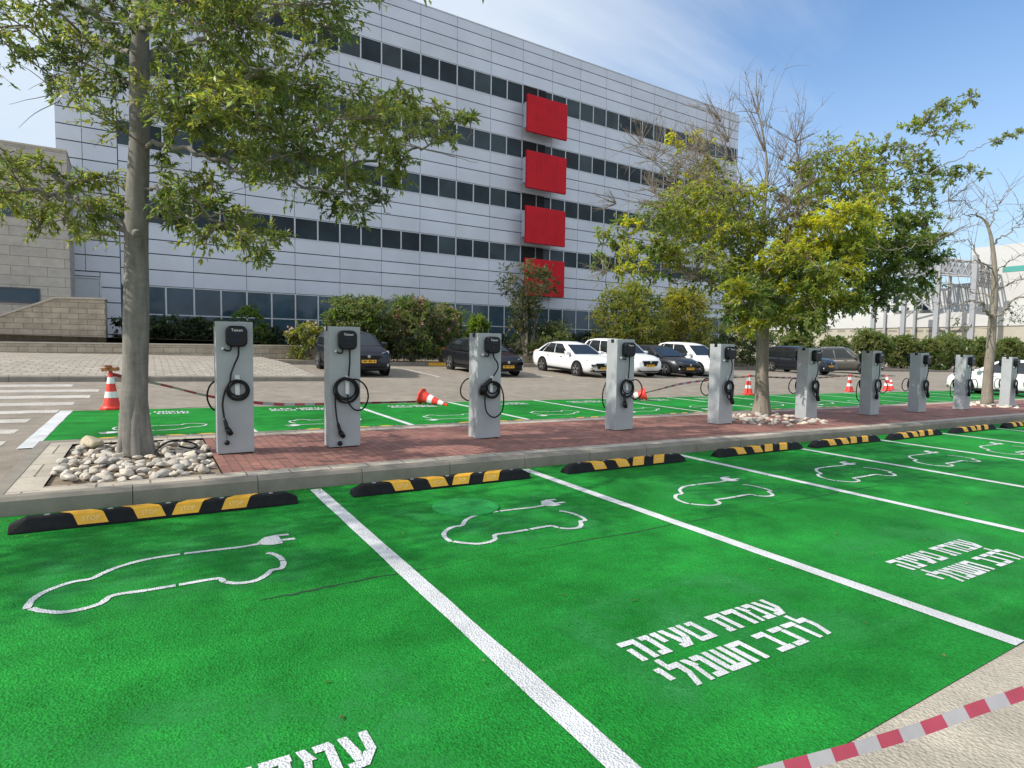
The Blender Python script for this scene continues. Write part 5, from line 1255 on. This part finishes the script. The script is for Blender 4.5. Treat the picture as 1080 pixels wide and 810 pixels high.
for u, v in ((718,152),(732,143),(745,150),(708,146)): T2.spray(A2(u, v, .2), .20, 9, 12, col=Y2, **LF2)
fill(T2, A2, [(690,205),(745,180),(790,235),(800,300),(755,305),(700,280),(690,240)], 34, 17, (-1.3,1.3), (.28,.42), 12, 11, (Y1,GY,GY,GG), bare=.3, **LF2)
for u, v in ((638,245),(650,262),(632,275),(662,252),(668,270),(645,285),(655,235)): T2.spray(A2(u, v, -.4), .28, 18, 16, col=(GY,GG)[T2.r.integers(2)], bare=.25, **LF2)
for u, v in ((660,232),(672,240),(705,262),(712,268),(718,280),(700,275)): T2.spray(A2(u, v, -.7), .20, 12, 13, col=Y2, **LF2)
fill(T2, A2, [(825,235),(905,222),(925,245),(900,280),(850,285),(820,265)], 22, 17, (-2.2,-.9), (.26,.38), 14, 13, (Y1,GY,GY,Y2,Y1), **LF2)
fill(T2, A2, [(790,285),(900,262),(985,255),(1000,272),(965,305),(900,325),(860,340),(790,345),(768,330)], 66, 16, (-1.5,1.6), (.28,.42), 16, 14, (GD,GD,GG,GG), **LF2)
fill(T2, A2, [(772,300),(850,300),(900,305),(905,322),(850,340),(790,342),(770,325)], 22, 18, (-2.1,-1.1), (.24,.34), 13, 13, (GG,GY,GY,Y1), **LF2)
fill(T2, A2, [(905,225),(975,225),(990,250),(930,262),(900,255)], 17, 17, (-.9,1.), (.26,.38), 14, 13, (GD,GG,GG), **LF2)
fill(T2, A2, [(850,165),(890,150),(915,170),(925,205),(890,225),(862,205)], 16, 17, (-.2,1.), (.26,.38), 9, 9, (GY,GY,GG,Y1), bare=.15, **LF2)
fill(T2, A2, [(900,155),(950,135),(1000,105),(1028,100),(1010,135),(960,170),(915,195)], 16, 15, (.2,.9), (.18,.28), 7, 8, (GY,(.2,.225,.075)), bare=.1, **LF2)
fill(T2, A2, [(925,195),(985,165),(1005,180),(975,200),(930,220)], 11, 14, (0,.8), (.17,.26), 7, 8, (GG,(.16,.20,.06)), **LF2)
for u, v in ((1010,185),(1025,178),(1035,185),(1000,195),(985,215),(1052,148),(1065,143),(1075,140)): T2.spray(A2(u, v, .3), .15, 8, 10, col=(.17,.2,.06), **LF2)
fill(T2, A2, [(810,195),(850,185),(855,245),(815,255)], 12, 16, (.1,1.2), (.2,.3), 9, 8, (GG,GY,(.13,.115,.07)), bare=.35, **LF2)
# dry bare twigs: fans along the upper limbs and the leader
def up_fan(T, A, u0, v0, dd, n, spread, ln, r=.006, lean=0.):
    a = A(u0, v0, dd)
    for k in range(n):
        an = T.r.normal(lean, spread); l = ln*T.r.uniform(.45, 1.)
        e = a + np.array([math.cos(YAW), -math.sin(YAW), 0])*math.sin(an)*l + np.array([0, 0, 1])*math.cos(an)*l + np.array([math.sin(YAW), math.cos(YAW), 0])*T.r.normal(0, .25)*l
        p = T.wisp(a, e, r, T.r.uniform(-.05, .18))
        for j in range(5):
            i = T.r.integers(2, len(p)); d = p[i]-p[i-1]; d /= np.linalg.norm(d)+1e-9; d = d + T.r.normal(0, .55, 3); T.wisp(p[i], p[i]+d*l*.32*T.r.uniform(.4, 1), r*.55, .1, 3)
for u, v, dd, n, sp, ln, le in ((806,160,0,9,.5,1.5,-.2),(800,120,0,6,.6,1.0,-.3),(808,200,0,8,.55,1.4,.0),(838,150,-.3,8,.5,1.0,.2),(842,170,-.3,7,.5,1.2,.1),(768,150,.7,8,.5,1.1,-.3),(760,128,.7,6,.6,.9,-.5),(745,160,-.6,8,.6,.9,-.4),(690,170,.3,9,.7,.9,-.3),(700,160,1.6,8,.7,.9,-.2),(715,200,.3,8,.7,.9,-.5),(675,152,.3,7,.8,.7,-.5),(804,240,0,10,.7,1.2,0),(790,250,-.4,12,.8,1.1,-.2),(815,250,-.2,8,.6,1.1,.2),(775,230,-.5,9,.6,1.,-.1),(735,294,-.8,6,.7,.8,.1),(640,287,-1.,9,.9,.5,-1.),(650,215,.3,8,.6,.6,-1.1),(700,220,.3,8,.6,.9,-1.2),(850,185,.3,8,.5,.8,.1),(985,255,-1.2,7,.5,.8,1.2),(960,215,.5,7,.5,.9,1.1),(1000,212,.6,6,.5,.6,1.)):
    up_fan(T2, A2, u, v, dd, int(n*1.5), sp, ln, .009, le)
fill(T2, A2, [(770,235),(845,225),(850,290),(775,300)], 14, 16, (-1.3,-.3), (.24,.36), 9, 9, (GY,Y1,GG,(.16,.145,.08)), bare=.3, **LF2)
fill(T2, A2, [(835,175),(915,160),(935,230),(855,240)], 16, 17, (-.6,.8), (.26,.36), 9, 9, (GY,GY,Y1,GG), bare=.2, **LF2)
fill(T2, A2, [(730,195),(800,200),(800,290),(730,280)], 14, 17, (-1.5,-.4), (.24,.34), 8, 8, (GY,Y1,Y1), bare=.3, **LF2)
fill(T2, A2, [(640,255),(700,250),(720,290),(650,292)], 12, 15, (-1.1,-.3), (.2,.3), 8, 9, (GY,GG,Y1), bare=.3, **LF2)
fill(T2, A2, [(700,170),(760,165),(790,230),(740,250),(700,215)], 12, 17, (-.6,1.2), (.24,.36), 8, 9, (GY,Y1,GG), bare=.35, **LF2)
for k in range(46):                                                 # grey dry spray through the middle of the crown
    u, v = T2.r.uniform(690, 860), T2.r.uniform(165, 300)
    up_fan(T2, A2, u, v, T2.r.uniform(-1.6, 1.2), 8, .75, .75, .0085, T2.r.normal((u-800)*.006, .3))
T2.finish('yellowing_tree', 'spreading tree with yellow and green leaves and bare dry twigs, mid island', 'tree', M['bark_pale'])

# ---- the bare tree at the right
tb = np.array([22.25, 8.0, float(gz(22.25, 8.))+KH-.05]); D3 = 18.5
T3 = Tree(tb, 44); A3 = lambda u, v, dd=0.: at(u, v, D3+dd)
tr = [tb, A3(1042,400), A3(1045,365), A3(1047,335), A3(1049,310), A3(1049,285), A3(1047,262), A3(1044,245), A3(1038,232), A3(1028,226)]
Ptr = smooth_path([p-tb for p in tr], 5); rad = np.interp(np.linspace(0, 1, len(Ptr)), [0, .08, .4, .5, .8, 1.], [.18, .14, .105, .08, .042, .016])
T3.wood.tube(Ptr, rad, 12); T3.nodes += [(p, q) for p, q in zip(Ptr, rad)]
LM3 = [([(1047,336),(1040,328),(1036,320),(1022,318),(1005,322),(985,318)], [0,-.2,-.4,-.5,-.6,-.6], .08,.012), ([(1047,336),(1058,328),(1070,318),(1088,310),(1110,300)], [0,-.2,-.3,-.4,-.4], .08,.02),
 ([(1049,300),(1038,282),(1025,258),(1012,254),(998,258)], [0,.2,.4,.5,.5], .06,.01), ([(1048,285),(1030,275),(1010,278),(990,272)], [0,-.4,-.6,-.7], .04,.008), ([(1046,258),(1060,248),(1075,238),(1090,236)], [0,.2,.3,.4], .05,.012), ([(1075,238),(1078,225),(1074,215)], [.3,.3,.3], .03,.008),
 ([(1042,240),(1050,222),(1058,208),(1066,196)], [0,.1,.1,.1], .04,.008), ([(1034,229),(1020,218),(1006,212)], [0,-.1,-.1], .03,.007), ([(1030,227),(1016,226),(1003,232)], [0,.1,.2], .03,.006), ([(1049,305),(1066,300),(1085,290)], [0,.5,.9], .04,.01), ([(1048,315),(1030,308),(1008,300),(985,298)], [0,.4,.7,.9], .045,.008), ([(1044,245),(1040,225),(1036,205)], [0,.2,.3], .03,.006), ([(1049,290),(1065,275),(1082,268)], [0,-.3,-.5], .04,.008)]
for pts, dd, r0, r1 in LM3:
    P = T3.limb([A3(u, v, d) for (u, v), d in zip(pts, dd)], r0*.58, r1*.6, 6, wob=.04)
    T3.bush_twigs(P+tb, 15, .95, .008, .15)
for u, v in ((1066,330),(1075,335),(1080,325),(1060,338),(1020,345),(1010,340)): T3.spray(A3(u, v, .6), .30, 5, 6, col=(.10,.12,.05), ll=.1, lw=.04)
T3.finish('bare_tree', 'leafless tree with twisted pale branches near the right end of the island', 'tree', M['bark_pale'], twigmat=M['bark_pale'])

# ---- shrubs and small trees along the offices
def shrub(name, label, x, y, w, h, cols, n, seed, ll=.13, lw=.06, cat='shrub', flowers=None, stems=6, base=None, up=.0, bare=0., group=None, shape='dome', d=1.):
    z = float(gz(x, y))+.17 if base is None else base
    T = Tree((x, y, z), seed); b0 = np.array([x, y, z]); r_ = T.r
    for k in range(stems):
        a = r_.uniform(0, 6.28); q = r_.uniform(.1, .32)*w; e = b0+np.array([q*math.cos(a), q*math.sin(a)*d, h*r_.uniform(.5, .8)])
        T.limb([b0+np.array([.08*math.cos(a), .08*math.sin(a), 0]), (b0+e)/2+np.array([0, 0, .08*h]), e], .03+.01*h, .01, 5, 4)
    for k in range(n):
        a = r_.uniform(0, 6.28); q = math.sqrt(r_.uniform(0, 1)); t = r_.uniform(.12, 1.)
        if shape == 'dome': wr_ = math.sqrt(max(.05, 1-(max(0, t-.45)/.62)**2))*(.75+.25*min(1, t/.3))
        elif shape == 'column': wr_ = .75+.25*math.sin(t*9)
        else: wr_ = 1.
        p = b0 + np.array([w/2*q*wr_*math.cos(a), w/2*q*wr_*math.sin(a)*d, h*t*.93])
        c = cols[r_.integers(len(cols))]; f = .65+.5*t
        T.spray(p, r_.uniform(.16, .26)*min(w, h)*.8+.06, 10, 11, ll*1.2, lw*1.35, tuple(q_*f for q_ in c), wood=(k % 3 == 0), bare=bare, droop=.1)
        if flowers and t > .35 and r_.uniform() < .75: T.spray(p+np.array([0, 0, .1]), .28, 4, 4, .10, .09, flowers, wood=False, var=.2)
    return T.finish(name, label, cat, M['bark'], trunk='stems', crown='foliage', group=group)
SG, SY, SD, SO = (.080,.125,.028), (.18,.195,.036), (.026,.045,.018), (.12,.145,.045)
pz = lambda u, v, y: at_y(u, v, y)
def sh(name, label, u0, u1, vt, y, cols, n, seed, vb=None, **kw):
    """a shrub standing y metres away across the car park, as wide and high as it looks there"""
    a, c = pz(u0, vt, y), pz(u1, vt, y); t = pz((u0+u1)/2, vt, y); zb_ = kw.pop('base', float(gz(t[0], y))+.17)
    view = math.hypot(c[0]-a[0], 0)*math.cos(math.atan2(t[0], y))
    return shrub(name, label, t[0], y, max(.5, view*1.02), t[2]-zb_, cols, n, seed, base=zb_, **kw)
B2 = .95
for i, (u0, u1, vt) in enumerate(((124, 176, 335), (170, 212, 335), (206, 250, 338))):
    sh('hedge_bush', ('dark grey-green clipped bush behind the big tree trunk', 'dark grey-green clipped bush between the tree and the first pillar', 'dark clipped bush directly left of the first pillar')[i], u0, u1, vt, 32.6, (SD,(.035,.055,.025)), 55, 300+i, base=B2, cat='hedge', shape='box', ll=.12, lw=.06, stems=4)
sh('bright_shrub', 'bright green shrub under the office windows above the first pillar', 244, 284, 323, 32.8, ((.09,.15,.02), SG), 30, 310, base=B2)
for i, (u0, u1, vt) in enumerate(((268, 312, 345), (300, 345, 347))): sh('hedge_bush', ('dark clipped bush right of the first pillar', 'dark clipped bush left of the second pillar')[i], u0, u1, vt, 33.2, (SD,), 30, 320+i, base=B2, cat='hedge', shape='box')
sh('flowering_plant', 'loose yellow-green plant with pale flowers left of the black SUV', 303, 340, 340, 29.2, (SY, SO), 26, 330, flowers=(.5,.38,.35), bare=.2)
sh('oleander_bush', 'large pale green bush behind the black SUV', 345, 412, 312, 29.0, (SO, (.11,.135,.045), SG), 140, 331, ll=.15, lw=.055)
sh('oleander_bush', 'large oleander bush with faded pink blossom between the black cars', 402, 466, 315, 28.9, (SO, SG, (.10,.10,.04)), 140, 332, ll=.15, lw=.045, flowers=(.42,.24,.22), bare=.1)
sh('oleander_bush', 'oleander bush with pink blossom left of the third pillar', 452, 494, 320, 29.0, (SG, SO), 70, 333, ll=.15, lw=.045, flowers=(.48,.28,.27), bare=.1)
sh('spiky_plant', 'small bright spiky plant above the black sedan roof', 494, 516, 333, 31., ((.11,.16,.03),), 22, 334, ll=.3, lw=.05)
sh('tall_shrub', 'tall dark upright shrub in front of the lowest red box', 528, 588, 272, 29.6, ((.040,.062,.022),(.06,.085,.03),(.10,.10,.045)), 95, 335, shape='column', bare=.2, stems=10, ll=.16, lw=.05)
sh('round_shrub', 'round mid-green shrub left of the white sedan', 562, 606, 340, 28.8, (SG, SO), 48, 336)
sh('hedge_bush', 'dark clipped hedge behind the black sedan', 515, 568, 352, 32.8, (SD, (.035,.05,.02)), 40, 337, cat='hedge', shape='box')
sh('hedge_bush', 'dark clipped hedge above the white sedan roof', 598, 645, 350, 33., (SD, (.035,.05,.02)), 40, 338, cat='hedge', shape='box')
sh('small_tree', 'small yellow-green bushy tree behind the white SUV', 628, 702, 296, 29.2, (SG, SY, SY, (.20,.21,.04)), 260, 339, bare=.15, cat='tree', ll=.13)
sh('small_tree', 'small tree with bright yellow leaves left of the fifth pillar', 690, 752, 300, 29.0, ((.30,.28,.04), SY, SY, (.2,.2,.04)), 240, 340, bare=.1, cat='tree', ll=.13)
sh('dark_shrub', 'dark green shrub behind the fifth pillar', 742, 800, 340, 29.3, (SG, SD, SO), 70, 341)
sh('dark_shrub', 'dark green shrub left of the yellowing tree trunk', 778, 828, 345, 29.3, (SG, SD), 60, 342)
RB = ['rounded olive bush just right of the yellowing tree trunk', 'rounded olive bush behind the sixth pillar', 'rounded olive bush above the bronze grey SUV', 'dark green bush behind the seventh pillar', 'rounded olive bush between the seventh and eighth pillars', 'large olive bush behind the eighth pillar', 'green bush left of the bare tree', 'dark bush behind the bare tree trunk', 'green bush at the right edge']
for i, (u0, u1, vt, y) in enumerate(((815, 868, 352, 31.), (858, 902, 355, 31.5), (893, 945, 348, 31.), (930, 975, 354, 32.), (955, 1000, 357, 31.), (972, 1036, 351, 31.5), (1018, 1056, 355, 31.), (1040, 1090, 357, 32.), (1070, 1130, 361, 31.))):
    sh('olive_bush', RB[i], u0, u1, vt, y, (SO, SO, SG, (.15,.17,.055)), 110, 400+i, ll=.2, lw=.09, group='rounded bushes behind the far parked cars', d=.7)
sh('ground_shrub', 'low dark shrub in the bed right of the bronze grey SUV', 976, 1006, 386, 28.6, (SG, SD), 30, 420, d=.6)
